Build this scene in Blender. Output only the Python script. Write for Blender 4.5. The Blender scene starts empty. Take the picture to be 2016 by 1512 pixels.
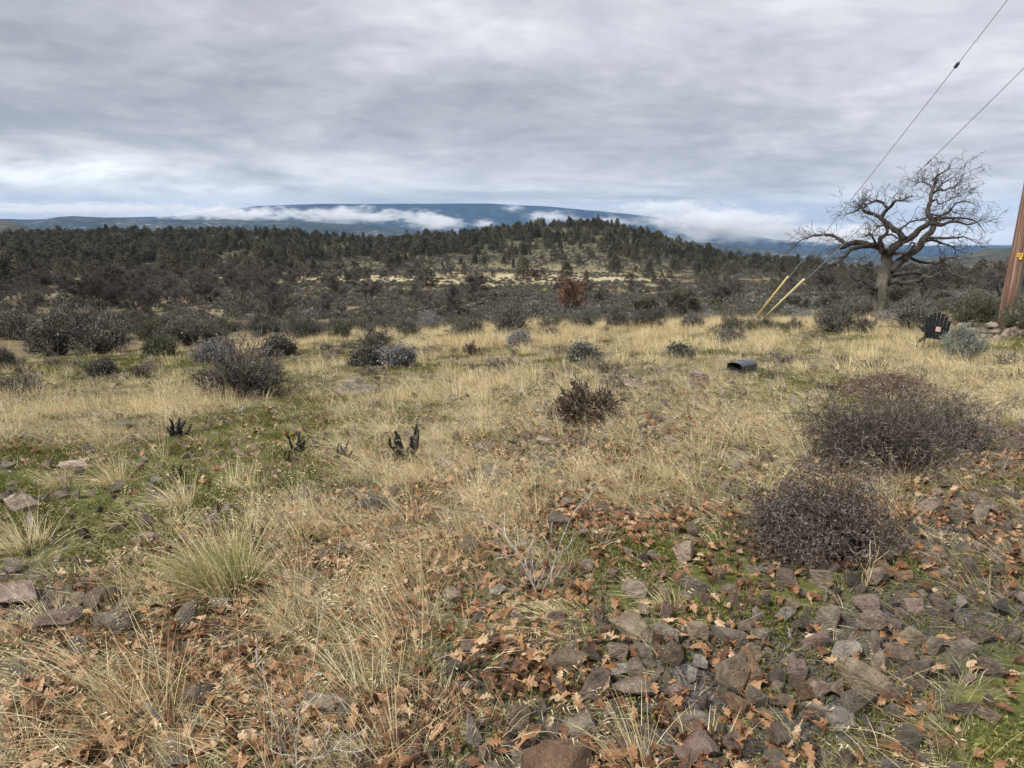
import bpy, bmesh, math, random
import numpy as np
from mathutils import Vector, Matrix, Euler, Quaternion
R = math.radians
rng = np.random.default_rng(11)
random.seed(5)
S = bpy.context.scene
C = S.collection

# ---------------------------------------------------------------- camera
F = 1450.0                      # focal length in pixels of the 2016 wide photograph
TH = R(11.9)                    # pitch below the horizon
EYE = 1.65
cd = bpy.data.cameras.new('camera'); cam = bpy.data.objects.new('camera', cd); C.objects.link(cam)
cam.location = (0, 0, EYE); cam.rotation_euler = (R(90) - TH, 0, 0)
cd.sensor_width = 36.0; cd.lens = 36.0 * F / 2016.0
cd.clip_start = 0.05; cd.clip_end = 60000
S.camera = cam

# ---------------------------------------------------------------- sky and sun
SUN_EL, SUN_ROT = R(50), R(232)
W = bpy.data.worlds.new('World'); S.world = W; W.use_nodes = True

def N(nt, typ, **kw):
    n = nt.nodes.new(typ)
    for k, v in kw.items():
        if k.startswith('i_'):
            key = k[2:]
            key = int(key) if key.isdigit() else key.replace('_', ' ')
            n.inputs[key].default_value = v
        else:
            setattr(n, k, v)
    return n

def link(nt, a, b): nt.links.new(a, b)

def mth(nt, op, a, b=None, clamp=False):
    n = nt.nodes.new('ShaderNodeMath'); n.operation = op; n.use_clamp = clamp
    for i, v in enumerate((a, b)):
        if v is None: continue
        if isinstance(v, (int, float)): n.inputs[i].default_value = v
        else: link(nt, v, n.inputs[i])
    return n.outputs[0]

def ramp(nt, fac, stops, interp='LINEAR'):
    n = nt.nodes.new('ShaderNodeValToRGB'); cr = n.color_ramp; cr.interpolation = interp
    while len(cr.elements) < len(stops): cr.elements.new(0.5)
    for e, (p, c) in zip(cr.elements, stops):
        e.position = p; e.color = (c[0], c[1], c[2], 1) if not isinstance(c, (int, float)) else (c, c, c, 1)
    if fac is not None: link(nt, fac, n.inputs[0])
    return n.outputs[0]

def mixc(nt, fac, a, b, mode='MIX'):
    n = nt.nodes.new('ShaderNodeMix'); n.data_type = 'RGBA'; n.blend_type = mode; n.clamp_result = False
    for i, v in ((0, fac), (6, a), (7, b)):
        if isinstance(v, (int, float)): n.inputs[i].default_value = v
        elif isinstance(v, tuple): n.inputs[i].default_value = (v[0], v[1], v[2], 1)
        else: link(nt, v, n.inputs[i])
    return n.outputs[2]

def noise(nt, vec, scale, detail=4, rough=.55, dist=0.0, dims='3D'):
    n = N(nt, 'ShaderNodeTexNoise', noise_dimensions=dims)
    n.inputs['Scale'].default_value = scale; n.inputs['Detail'].default_value = detail
    n.inputs['Roughness'].default_value = rough; n.inputs['Distortion'].default_value = dist
    if vec is not None: link(nt, vec, n.inputs['Vector'])
    return n.outputs['Fac']

def sky_world():
    nt = W.node_tree; nt.nodes.clear()
    out = N(nt, 'ShaderNodeOutputWorld'); bg = N(nt, 'ShaderNodeBackground')
    sky = N(nt, 'ShaderNodeTexSky', sky_type='NISHITA', sun_disc=False)
    sky.sun_elevation = SUN_EL; sky.sun_rotation = SUN_ROT
    tc = N(nt, 'ShaderNodeTexCoord'); sep = N(nt, 'ShaderNodeSeparateXYZ'); link(nt, tc.outputs['Generated'], sep.inputs[0])
    x, y, z = sep.outputs
    zc = mth(nt, 'MAXIMUM', z, 0.0)
    den = mth(nt, 'ADD', zc, 0.13)
    cx = mth(nt, 'DIVIDE', x, den); cy = mth(nt, 'DIVIDE', y, den)
    cmb = N(nt, 'ShaderNodeCombineXYZ'); link(nt, cx, cmb.inputs[0]); link(nt, cy, cmb.inputs[1])
    az = mth(nt, 'ARCTAN2', x, y)
    el = mth(nt, 'ARCSINE', z)
    # cloud deck: large rolls, medium mottling
    big = noise(nt, cmb.outputs[0], 0.42, 8, .6, .9)
    mid = noise(nt, cmb.outputs[0], 1.7, 8, .58, .4)
    v = mth(nt, 'ADD', mth(nt, 'MULTIPLY', mth(nt, 'SUBTRACT', big, .5), 1.4), mth(nt, 'MULTIPLY', mth(nt, 'SUBTRACT', mid, .5), .55))
    fine = noise(nt, cmb.outputs[0], 6.0, 8, .6, .5)
    v = mth(nt, 'ADD', v, mth(nt, 'MULTIPLY', mth(nt, 'SUBTRACT', fine, .5), .30))
    # long thin layers close to the horizon
    c2 = N(nt, 'ShaderNodeCombineXYZ'); link(nt, mth(nt, 'MULTIPLY', az, 2.2), c2.inputs[0]); link(nt, mth(nt, 'MULTIPLY', el, 16.0), c2.inputs[1])
    lay = noise(nt, c2.outputs[0], 1.3, 7, .55, .5)
    low = mth(nt, 'SUBTRACT', 1.0, mth(nt, 'DIVIDE', zc, .22), clamp=True)
    v = mth(nt, 'ADD', v, mth(nt, 'MULTIPLY', mth(nt, 'MULTIPLY', mth(nt, 'SUBTRACT', lay, .5), low), 1.2))
    # the deck is brighter overhead, darker in a band above the horizon, a touch brighter to the east
    def gauss(a, c, s): 
        d = mth(nt, 'DIVIDE', mth(nt, 'SUBTRACT', a, c), s)
        return mth(nt, 'POWER', 2.718, mth(nt, 'MULTIPLY', mth(nt, 'MULTIPLY', d, d), -1.0))
    bandw = mth(nt, 'SUBTRACT', 1.0, mth(nt, 'MULTIPLY', az, .9), clamp=True)
    band = mth(nt, 'MULTIPLY', gauss(el, R(8.5), R(4.5)), bandw)
    v = mth(nt, 'SUBTRACT', v, mth(nt, 'MULTIPLY', band, .27))
    v = mth(nt, 'ADD', v, mth(nt, 'MULTIPLY', gauss(el, R(20), R(9)), .05))
    east = mth(nt, 'MULTIPLY', gauss(az, R(30), R(20)), gauss(el, R(9), R(9)))
    v = mth(nt, 'ADD', v, mth(nt, 'MULTIPLY', east, .16))
    base = ramp(nt, mth(nt, 'ADD', v, .5, clamp=True), [(.15, (.30, .315, .35)), (.38, (.43, .44, .475)), (.55, (.565, .565, .60)), (.75, (.74, .74, .765)), (1, (.88, .88, .89))])
    # opening of thin bright cloud low in the west with torn cumulus over it
    c3 = N(nt, 'ShaderNodeCombineXYZ'); link(nt, mth(nt, 'MULTIPLY', az, 5.0), c3.inputs[0]); link(nt, mth(nt, 'MULTIPLY', el, 17.0), c3.inputs[1])
    torn = noise(nt, c3.outputs[0], 1.5, 9, .6, .3)
    op = mth(nt, 'MULTIPLY', gauss(el, R(3.6), R(1.7)), gauss(az, R(-31), R(19)))
    opw = mth(nt, 'MULTIPLY', op, mth(nt, 'SUBTRACT', 2.7, mth(nt, 'MULTIPLY', torn, 3.9)), clamp=True)
    base = mixc(nt, opw, base, (.86, .885, .89))
    puff = mth(nt, 'MULTIPLY', mth(nt, 'MULTIPLY', gauss(el, R(3.0), R(1.3)), gauss(az, R(-19), R(15))), ramp(nt, noise(nt, c3.outputs[0], 2.3, 10, .62, .4), [(.5, 0.0), (.62, 1.0)]))
    base = mixc(nt, mth(nt, 'MULTIPLY', puff, .8), base, (.50, .53, .58))
    # grey shelf of stratus under it
    shelf = mth(nt, 'MULTIPLY', gauss(el, R(.9), R(1.15)), ramp(nt, mth(nt, 'ADD', mth(nt, 'MULTIPLY', torn, .5), .5), [(.55, 0.0), (.8, 1.0)]))
    base = mixc(nt, mth(nt, 'MULTIPLY', shelf, .7), base, (.50, .56, .64))
    skyc = mixc(nt, 1.0, sky.outputs[0], (.08, .08, .08), 'MULTIPLY')
    allc = mixc(nt, .94, skyc, base)
    link(nt, allc, bg.inputs[0]); bg.inputs[1].default_value = 0.38
    link(nt, bg.outputs[0], out.inputs[0])
sky_world()
W.cycles.sampling_method = 'MANUAL'; W.cycles.sample_map_resolution = 512

sl = bpy.data.lights.new('sun', 'SUN'); sl.energy = 1.5; sl.angle = R(14); sl.color = (1, .97, .93)
sun = bpy.data.objects.new('sun', sl); C.objects.link(sun)
# towards the sun: behind the camera, to the left
sdir = Vector((math.sin(SUN_ROT) * math.cos(SUN_EL), math.cos(SUN_ROT) * math.cos(SUN_EL), math.sin(SUN_EL)))
sun.rotation_euler = sdir.to_track_quat('Z', 'Y').to_euler()
vs = S.view_settings; vs.view_transform = 'Standard'; vs.look = 'None'; vs.gamma = 1; vs.use_curve_mapping = False
vs.exposure = 1.8
cy = S.cycles
cy.max_bounces = 6; cy.diffuse_bounces = 3; cy.glossy_bounces = 2; cy.transmission_bounces = 4
cy.transparent_max_bounces = 16; cy.volume_bounces = 5; cy.use_fast_gi = False
cy.caustics_reflective = False; cy.caustics_refractive = False

# ---------------------------------------------------------------- numeric helpers
def hash2(i, j, seed):
    h = (i.astype(np.int64) * 374761393 + j.astype(np.int64) * 668265263 + seed * 1442695041) & 0xffffffff
    h = ((h ^ (h >> 13)) * 1274126177) & 0xffffffff
    return ((h ^ (h >> 16)) & 0xffff) / 65535.0

def vnoise(x, y, seed=0):
    i = np.floor(x); j = np.floor(y); fx = x - i; fy = y - j
    fx = fx * fx * (3 - 2 * fx); fy = fy * fy * (3 - 2 * fy)
    a = hash2(i, j, seed); b = hash2(i + 1, j, seed); c = hash2(i, j + 1, seed); d = hash2(i + 1, j + 1, seed)
    return (a * (1 - fx) + b * fx) * (1 - fy) + (c * (1 - fx) + d * fx) * fy

def fbm(x, y, seed=0, o=4):
    s = 0; a = .5; t = 0
    for k in range(o):
        s = s + a * vnoise(x * 2 ** k, y * 2 ** k, seed + k * 17); t += a; a *= .5
    return s / t

def bilin(grid, xs, ys, x, y):
    """table lookup, linear, clamped"""
    g = np.asarray(grid, float); xs = np.asarray(xs, float); ys = np.asarray(ys, float)
    ix = np.clip(np.searchsorted(xs, x) - 1, 0, len(xs) - 2); iy = np.clip(np.searchsorted(ys, y) - 1, 0, len(ys) - 2)
    fx = np.clip((x - xs[ix]) / (xs[ix + 1] - xs[ix]), 0, 1); fy = np.clip((y - ys[iy]) / (ys[iy + 1] - ys[iy]), 0, 1)
    return (g[iy, ix] * (1 - fx) + g[iy, ix + 1] * fx) * (1 - fy) + (g[iy + 1, ix] * (1 - fx) + g[iy + 1, ix + 1] * fx) * fy

def cubic1(p0, p1, p2, p3, t):
    m1 = (p2 - p0) * .5; m2 = (p3 - p1) * .5
    # limit the slopes so that the profile does not overshoot
    d = p2 - p1
    m1 = np.clip(m1, -3 * np.abs(d), 3 * np.abs(d)); m2 = np.clip(m2, -3 * np.abs(d), 3 * np.abs(d))
    t2 = t * t; t3 = t2 * t
    return (2 * t3 - 3 * t2 + 1) * p1 + (t3 - 2 * t2 + t) * m1 + (-2 * t3 + 3 * t2) * p2 + (t3 - t2) * m2

def row_slope(py):
    return math.tan(TH - math.atan(-(py - 756.0) / F))

# drop of the ground below the eye, by direction (photo column) and forward distance
COLS = np.array([0, 400, 800, 1150, 1500, 1750, 2016]); CT = (COLS - 1008) / F
NEAR = {0.5: [1.65] * 7, 3: [1.68, 1.67, 1.66, 1.65, 1.64, 1.64, 1.62],
        6: [1.95, 1.92, 1.86, 1.80, 1.75, 1.72, 1.70], 10: [2.45, 2.33, 2.2, 2.08, 1.98, 1.93, 1.9],
        14: [2.95, 2.75, 2.5, 2.32, 2.24, 2.18, 2.12], 18: [3.4, 3.15, 2.8, 2.6, 2.5, 2.42, 2.4], 24: [4.1, 3.9, 3.45, 3.2, 3.1, 3.0, 3.0]}
FARR = {36: [662, 657, 650, 642, 636, 622, 625], 60: [625, 622, 618, 612, 608, 600, 602], 100: [590, 590, 594, 592, 590, 582, 584],
        150: [562, 564, 572, 574, 572, 567, 570], 200: [537, 546, 556, 560, 560, 557, 560], 250: [516, 528, 546, 550, 550, 552, 554],
        300: [498, 508, 530, 536, 541, 549, 551], 350: [486, 490, 508, 506, 532, 546, 549], 400: [480, 474, 488, 480, 523, 543, 547],
        450: [472, 462, 475, 460, 518, 541, 546], 600: [500, 495, 500, 500, 545, 548, 550], 1000: [590] * 7}
DEEP = {3000: [235] * 7, 7000: [240] * 7}
DY = sorted(list(NEAR) + list(FARR) + list(DEEP))
TAB = np.array([NEAR[d] if d in NEAR else DEEP[d] if d in DEEP else [d * row_slope(r) for r in FARR[d]] for d in DY]); LY = np.log(np.array(DY, float))
AZM = R(37)

def ground(x, y, detail=True):
    x = np.asarray(x, float); y = np.asarray(y, float)
    r = np.hypot(x, y); az = np.arctan2(x, y); azc = np.clip(az, -AZM, AZM)
    d = np.maximum(r * np.cos(azc), .5); T = np.tan(azc)
    T = np.where(np.abs(az) > math.pi / 2, T * (math.pi - np.abs(az)) / (math.pi / 2), T)
    iy = np.clip(np.searchsorted(LY, np.log(d)) - 1, 0, len(LY) - 2)
    f = np.clip((np.log(d) - LY[iy]) / (LY[iy + 1] - LY[iy]), 0, 1)
    # use distance, not its log, inside a cell so slopes stay straight
    dd = np.exp(LY); f = np.clip((d - dd[iy]) / (dd[iy + 1] - dd[iy]), 0, 1)
    ix = np.clip(np.searchsorted(CT, T) - 1, 0, len(CT) - 2)
    fx = np.clip((T - CT[ix]) / (CT[ix + 1] - CT[ix]), 0, 1); fx = fx * fx * (3 - 2 * fx)
    def rowv(k):
        k = np.clip(k, 0, len(LY) - 1)
        return TAB[k, ix] * (1 - fx) + TAB[k, ix + 1] * fx
    h = -cubic1(rowv(iy - 1), rowv(iy), rowv(iy + 1), rowv(iy + 2), f)
    h = h + EYE + 4.6 * np.exp(-((T - .085) / .14) ** 2) * np.exp(-((d - 445) / 55) ** 2) - 2.0 * np.exp(-((T + .17) / .09) ** 2) * np.exp(-((d - 445) / 45) ** 2)
    if detail:
        h = h + (fbm(x / .55, y / .55, 3, 3) - .5) * .07 * np.clip(r / 2, 0, 1)
        h = h + (fbm(x / 3.1, y / 3.1, 9, 2) - .5) * .22 * np.clip((r - 2) / 6, 0, 1)
        h = h + (fbm(x / 28, y / 28, 5, 3) - .5) * 3.0 * np.clip((r - 40) / 160, 0, 1)
    return h

def ray(px, py):
    u = (np.asarray(px, float) - 1008) / F; v = -(np.asarray(py, float) - 756) / F
    return u, math.cos(TH) + v * math.sin(TH), -math.sin(TH) + v * math.cos(TH)

def at(px, py):
    """ground point seen at a pixel of the photograph"""
    dx, dy, dz = ray(px, py)
    ts = np.exp(np.linspace(math.log(1.2), math.log(900), 1500))
    X = dx * ts; Y = dy * ts; Z = EYE + dz * ts
    g = ground(X, Y); k = np.argmax(Z < g)
    if Z[k] >= g[k]: k = len(ts) - 1
    a, b = ts[max(k - 1, 0)], ts[k]
    for _ in range(12):
        m = .5 * (a + b)
        if EYE + dz * m < ground(dx * m, dy * m): b = m
        else: a = m
    return Vector((dx * b, dy * b, float(ground(dx * b, dy * b))))

def onray(px, py, Y):
    dx, dy, dz = ray(px, py); t = Y / dy
    return Vector((float(dx * t), float(dy * t), float(EYE + dz * t)))

def proj(x, y, z):
    c, s = math.cos(TH), math.sin(TH)
    dep = y * c - (z - EYE) * s; up = y * s + (z - EYE) * c
    return 1008 + F * x / dep, 756 - F * up / dep, dep

# ---------------------------------------------------------------- mesh helpers
def mk(name, V, Fs, mats, midx=None, smooth=False):
    """V: Nx3, Fs: list of arrays (faces of one width each)"""
    me = bpy.data.meshes.new(name)
    V = np.asarray(V, np.float32)
    if not isinstance(Fs, (list, tuple)): Fs = [Fs]
    Fs = [np.asarray(f, np.int32) for f in Fs if len(f)]
    nl = sum(f.size for f in Fs); nf = sum(len(f) for f in Fs)
    me.vertices.add(len(V)); me.loops.add(nl); me.polygons.add(nf)
    me.vertices.foreach_set('co', V.ravel())
    me.loops.foreach_set('vertex_index', np.concatenate([f.ravel() for f in Fs]))
    tot = np.concatenate([np.full(len(f), f.shape[1], np.int32) for f in Fs])
    st = np.concatenate([[0], np.cumsum(tot)[:-1]]).astype(np.int32)
    me.polygons.foreach_set('loop_start', st)
    if midx is not None: me.polygons.foreach_set('material_index', np.asarray(midx, np.int32))
    me.polygons.foreach_set('use_smooth', np.full(nf, bool(smooth)))
    me.update(calc_edges=True)
    for m in (mats if isinstance(mats, (list, tuple)) else [mats]): me.materials.append(m)
    return me

def tubes(P0, P1, R0, R1, n=3):
    """open n-sided prisms for every segment"""
    P0 = np.asarray(P0, float); P1 = np.asarray(P1, float); R0 = np.asarray(R0, float); R1 = np.asarray(R1, float)
    D = P1 - P0; L = np.linalg.norm(D, axis=1, keepdims=True); D = D / np.maximum(L, 1e-9)
    A = np.where(np.abs(D[:, 2:3]) < .9, np.array([[0, 0, 1.]]), np.array([[1., 0, 0]]))
    U = np.cross(D, A); U /= np.linalg.norm(U, axis=1, keepdims=True); Vv = np.cross(D, U)
    V = []
    for k in range(n):
        a = 2 * math.pi * k / n
        o = U * math.cos(a) + Vv * math.sin(a)
        V += [P0 + o * R0[:, None], P1 + o * R1[:, None]]
    V = np.stack(V, 1).reshape(-1, 3)
    base = np.arange(len(P0))[:, None] * 2 * n
    Q = []
    for k in range(n):
        k2 = (k + 1) % n
        Q.append(np.concatenate([base + 2 * k, base + 2 * k + 1, base + 2 * k2 + 1, base + 2 * k2], 1))
    return V, np.stack(Q, 1).reshape(-1, 4)

def sweep(path, rad, n=8, cap=True, wob=0.0, seed=0):
    """continuous tube along a path"""
    P = [Vector(p) for p in path]; V = []; Fq = []; Ft = []
    t0 = (P[1] - P[0]).normalized(); u = t0.orthogonal().normalized()
    rr = random.Random(seed)
    for i, p in enumerate(P):
        t = (P[min(i + 1, len(P) - 1)] - P[max(i - 1, 0)]).normalized()
        u = (u - t * u.dot(t)).normalized(); w = t.cross(u)
        for k in range(n):
            a = 2 * math.pi * k / n; r = rad[i] * (1 + wob * rr.uniform(-1, 1))
            V.append(p + (u * math.cos(a) + w * math.sin(a)) * r)
    for i in range(len(P) - 1):
        for k in range(n):
            k2 = (k + 1) % n
            Fq.append((i * n + k, i * n + k2, (i + 1) * n + k2, (i + 1) * n + k))
    if cap:
        V.append(P[0]); V.append(P[-1]); a, b = len(V) - 2, len(V) - 1
        for k in range(n):
            k2 = (k + 1) % n
            Ft.append((a, k2, k)); Ft.append((b, (len(P) - 1) * n + k, (len(P) - 1) * n + k2))
    return np.array([tuple(v) for v in V]), np.array(Fq), (np.array(Ft) if Ft else np.zeros((0, 3), int))

class Acc:
    """collects several pieces into one mesh"""
    def __init__(s): s.V = []; s.Q = []; s.T = []; s.qm = []; s.tm = []; s.n = 0
    def add(s, V, Q=None, T=None, m=0):
        V = np.asarray(V, float)
        if Q is not None and len(Q): s.Q.append(np.asarray(Q) + s.n); s.qm += [m] * len(Q)
        if T is not None and len(T): s.T.append(np.asarray(T) + s.n); s.tm += [m] * len(T)
        s.V.append(V); s.n += len(V)
    def box(s, c, size, rot=None, m=0):
        hx, hy, hz = [v / 2 for v in size]
        v = np.array([(x, y, z) for z in (-hz, hz) for y in (-hy, hy) for x in (-hx, hx)], float)
        if rot is not None: v = v @ np.array(Euler(rot).to_matrix()).T
        v += np.array(c)
        s.add(v, [(0, 2, 3, 1), (4, 5, 7, 6), (0, 1, 5, 4), (2, 6, 7, 3), (0, 4, 6, 2), (1, 3, 7, 5)], m=m)
    def mesh(s, name, mats, smooth=False):
        Fs = []; mi = []
        if s.Q: Fs.append(np.concatenate(s.Q)); mi += s.qm
        if s.T: Fs.append(np.concatenate(s.T)); mi += s.tm
        return mk(name, np.concatenate(s.V), Fs, mats, mi, smooth)

def obj(name, me, parent=None, loc=None, rot=None, scale=None):
    o = bpy.data.objects.new(name, me); C.objects.link(o)
    if parent is not None: o.parent = parent
    if loc is not None: o.location = loc
    if rot is not None: o.rotation_euler = rot
    if scale is not None: o.scale = scale if hasattr(scale, '__len__') else (scale,) * 3
    return o

def tag(o, label=None, cat=None, group=None, kind=None):
    if label: o['label'] = label
    if cat: o['category'] = cat
    if group: o['group'] = group
    if kind: o['kind'] = kind
    return o

def thing(name, loc, rz=0, sc=1, label=None, cat=None, group=None):
    o = obj(name, None, None, loc, (0, 0, rz), sc)
    o.empty_display_size = .2
    return tag(o, label, cat, group)

def copy_thing(o, loc, rz=0, sc=1, label=None, tilt=None):
    r = o.copy(); C.objects.link(r); r.location = loc
    r.rotation_euler = (tilt[0], tilt[1], rz) if tilt else (0, 0, rz)
    r.scale = sc if hasattr(sc, '__len__') else (sc,) * 3
    if label: r['label'] = label
    for ch in o.children:
        c = ch.copy(); C.objects.link(c); c.parent = r
    return r

def instancer(name, pts, rots, scs, idx, variants, label, group=None):
    """one object of kind stuff that stands for what nobody could count"""
    n = len(pts)
    me = bpy.data.meshes.new(name); me.vertices.add(n)
    me.vertices.foreach_set('co', np.asarray(pts, np.float32).ravel())
    a = me.attributes.new('rot', 'FLOAT_VECTOR', 'POINT'); a.data.foreach_set('vector', np.asarray(rots, np.float32).ravel())
    a = me.attributes.new('scl', 'FLOAT_VECTOR', 'POINT')
    scs = np.asarray(scs, np.float32); scs = np.repeat(scs[:, None], 3, 1) if scs.ndim == 1 else scs
    a.data.foreach_set('vector', scs.ravel().astype(np.float32))
    a = me.attributes.new('idx', 'INT', 'POINT'); a.data.foreach_set('value', np.asarray(idx, np.int32))
    o = obj(name, me)
    col = bpy.data.collections.new(name + '_variants')
    for k, m in enumerate(variants):
        v = bpy.data.objects.new('%s_variant_%02d' % (name, k), m); col.objects.link(v)
    ng = bpy.data.node_groups.new(name, 'GeometryNodeTree')
    ng.interface.new_socket('Geometry', in_out='INPUT', socket_type='NodeSocketGeometry')
    ng.interface.new_socket('Geometry', in_out='OUTPUT', socket_type='NodeSocketGeometry')
    gi = ng.nodes.new('NodeGroupInput'); go = ng.nodes.new('NodeGroupOutput')
    iop = ng.nodes.new('GeometryNodeInstanceOnPoints'); ci = ng.nodes.new('GeometryNodeCollectionInfo')
    ci.inputs['Collection'].default_value = col; ci.inputs['Separate Children'].default_value = True; ci.inputs['Reset Children'].default_value = True
    def attr(nm, dt):
        q = ng.nodes.new('GeometryNodeInputNamedAttribute'); q.data_type = dt; q.inputs['Name'].default_value = nm; return q.outputs['Attribute']
    ng.links.new(gi.outputs[0], iop.inputs['Points']); ng.links.new(ci.outputs[0], iop.inputs['Instance'])
    iop.inputs['Pick Instance'].default_value = True
    ng.links.new(attr('idx', 'INT'), iop.inputs['Instance Index'])
    er = ng.nodes.new('FunctionNodeEulerToRotation'); ng.links.new(attr('rot', 'FLOAT_VECTOR'), er.inputs[0])
    ng.links.new(er.outputs[0], iop.inputs['Rotation']); ng.links.new(attr('scl', 'FLOAT_VECTOR'), iop.inputs['Scale'])
    ng.links.new(iop.outputs[0], go.inputs[0])
    md = o.modifiers.new('scatter', 'NODES'); md.node_group = ng
    return tag(o, label, None, group, 'stuff')

# ---------------------------------------------------------------- materials
def newmat(name):
    m = bpy.data.materials.new(name); m.use_nodes = True; nt = m.node_tree; nt.nodes.clear()
    return m, nt, N(nt, 'ShaderNodeOutputMaterial')

def veg(name, stops, trans=.25, island=.6, rough=.8, spec=.15, grain=0):
    """plant material: colour varies from plant to plant and from leaf to leaf"""
    m, nt, out = newmat(name)
    g = N(nt, 'ShaderNodeNewGeometry'); oi = N(nt, 'ShaderNodeObjectInfo')
    f = mth(nt, 'ADD', mth(nt, 'MULTIPLY', g.outputs['Random Per Island'], island), mth(nt, 'MULTIPLY', oi.outputs['Random'], 1 - island))
    if grain:
        tc = N(nt, 'ShaderNodeTexCoord')
        nz = noise(nt, tc.outputs['Object'], grain, 4)
        f = mth(nt, 'ADD', mth(nt, 'ADD', mth(nt, 'MULTIPLY', mth(nt, 'SUBTRACT', f, .5), 1.25), .47), mth(nt, 'MULTIPLY', mth(nt, 'SUBTRACT', nz, .5), .7), clamp=True)
    col = ramp(nt, f, stops)
    b = N(nt, 'ShaderNodeBsdfPrincipled'); b.inputs['Roughness'].default_value = rough; b.inputs['Specular IOR Level'].default_value = spec
    link(nt, col, b.inputs['Base Color'])
    if trans > 0:
        t = N(nt, 'ShaderNodeBsdfTranslucent'); link(nt, col, t.inputs[0])
        mx = N(nt, 'ShaderNodeMixShader'); mx.inputs[0].default_value = trans
        link(nt, b.outputs[0], mx.inputs[1]); link(nt, t.outputs[0], mx.inputs[2]); link(nt, mx.outputs[0], out.inputs[0])
    else: link(nt, b.outputs[0], out.inputs[0])
    return m

def solid(name, stops, scale=6, rough=.85, bump=.3, bscale=30, detail=6, stretch=(1, 1, 1), spec=.3, rnd=.35, extra=None, bdist=.01):
    m, nt, out = newmat(name)
    tc = N(nt, 'ShaderNodeTexCoord'); oi = N(nt, 'ShaderNodeObjectInfo')
    mp = N(nt, 'ShaderNodeMapping'); mp.inputs['Scale'].default_value = stretch
    off = N(nt, 'ShaderNodeCombineXYZ'); link(nt, mth(nt, 'MULTIPLY', oi.outputs['Random'], 37.0), off.inputs[0])
    link(nt, tc.outputs['Object'], mp.inputs[0]); link(nt, off.outputs[0], mp.inputs['Location'])
    n1 = noise(nt, mp.outputs[0], scale, detail, .6)
    f = mth(nt, 'ADD', mth(nt, 'MULTIPLY', mth(nt, 'SUBTRACT', n1, .5), 1.5), mth(nt, 'ADD', mth(nt, 'MULTIPLY', oi.outputs['Random'], rnd), .5 - rnd / 2), clamp=True)
    col = ramp(nt, f, stops)
    if extra: col = extra(nt, col, mp.outputs[0], oi)
    b = N(nt, 'ShaderNodeBsdfPrincipled'); b.inputs['Roughness'].default_value = rough; b.inputs['Specular IOR Level'].default_value = spec
    link(nt, col, b.inputs['Base Color'])
    if bump:
        nb = noise(nt, mp.outputs[0], bscale, 8, .65)
        bp = N(nt, 'ShaderNodeBump'); bp.inputs['Strength'].default_value = bump; bp.inputs['Distance'].default_value = bdist
        link(nt, nb, bp.inputs['Height']); link(nt, bp.outputs[0], b.inputs['Normal'])
    link(nt, b.outputs[0], out.inputs[0])
    return m

M = {}
M['straw'] = veg('straw', [(0, (.17, .12, .06)), (.25, (.40, .31, .15)), (.45, (.70, .56, .30)), (.75, (.88, .76, .47)), (1, (.94, .87, .65))], .28, .65)
M['straw_pale'] = veg('straw_pale', [(0, (.20, .15, .08)), (.3, (.46, .37, .21)), (.65, (.70, .59, .37)), (1, (.86, .78, .55))], .25, .65)
M['straw_grey'] = veg('straw_grey', [(0, (.10, .08, .06)), (.4, (.26, .21, .15)), (.8, (.44, .37, .27)), (1, (.58, .50, .38))], .2, .7)
M['green_grass'] = veg('green_grass', [(0, (.06, .08, .02)), (.35, (.165, .20, .05)), (.65, (.30, .325, .11)), (1, (.60, .53, .30))], .3, .7)
M['moss'] = veg('moss', [(0, (.05, .055, .018)), (.5, (.135, .138, .036)), (.85, (.23, .22, .065)), (1, (.34, .29, .14))], .15, .7)
M['oak_leaf'] = veg('oak_leaf', [(0, (.025, .013, .009)), (.22, (.10, .045, .022)), (.45, (.20, .095, .042)), (.66, (.31, .16, .075)), (.84, (.42, .27, .15)), (1, (.54, .43, .31))], .12, .35, .6, .3, grain=45)
M['juniper'] = veg('juniper', [(0, (.026, .025, .017)), (.4, (.075, .070, .046)), (.8, (.14, .127, .088)), (1, (.23, .205, .15))], .12, .5)
M['pine'] = veg('pine', [(0, (.022, .026, .018)), (.5, (.058, .064, .042)), (1, (.15, .14, .095))], .12, .7)
M['sage'] = veg('sage', [(0, (.030, .029, .023)), (.4, (.086, .083, .065)), (.8, (.175, .168, .137)), (1, (.34, .33, .29))], .1, .85)
M['sage_pale'] = veg('sage_pale', [(0, (.08, .077, .07)), (.5, (.20, .196, .186)), (1, (.42, .41, .40))], .12, .75)
M['rabbit'] = veg('rabbit', [(0, (.10, .105, .085)), (.5, (.25, .26, .215)), (1, (.46, .47, .41))], .1, .8)
M['green_shrub'] = veg('green_shrub', [(0, (.03, .034, .02)), (.5, (.085, .09, .05)), (1, (.19, .19, .12))], .12, .75)
M['red_leaf'] = veg('red_leaf', [(0, (.12, .06, .04)), (.5, (.30, .155, .10)), (1, (.46, .29, .20))], .2, .75)
M['twig_dark'] = veg('twig_dark', [(0, (.024, .019, .015)), (.45, (.075, .060, .048)), (.75, (.15, .128, .105)), (.9, (.28, .25, .22)), (1, (.46, .43, .39))], 0, .85)
M['twig_pale'] = veg('twig_pale', [(0, (.22, .19, .165)), (.5, (.43, .39, .35)), (1, (.64, .60, .56))], 0, .8)
M['twig_oak'] = veg('twig_oak', [(0, (.030, .026, .022)), (.5, (.082, .070, .060)), (1, (.19, .17, .15))], 0, .7)
M['twig_leaf'] = veg('twig_leaf', [(0, (.045, .032, .024)), (.5, (.10, .074, .058)), (1, (.21, .165, .13))], .1, .85)
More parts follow.
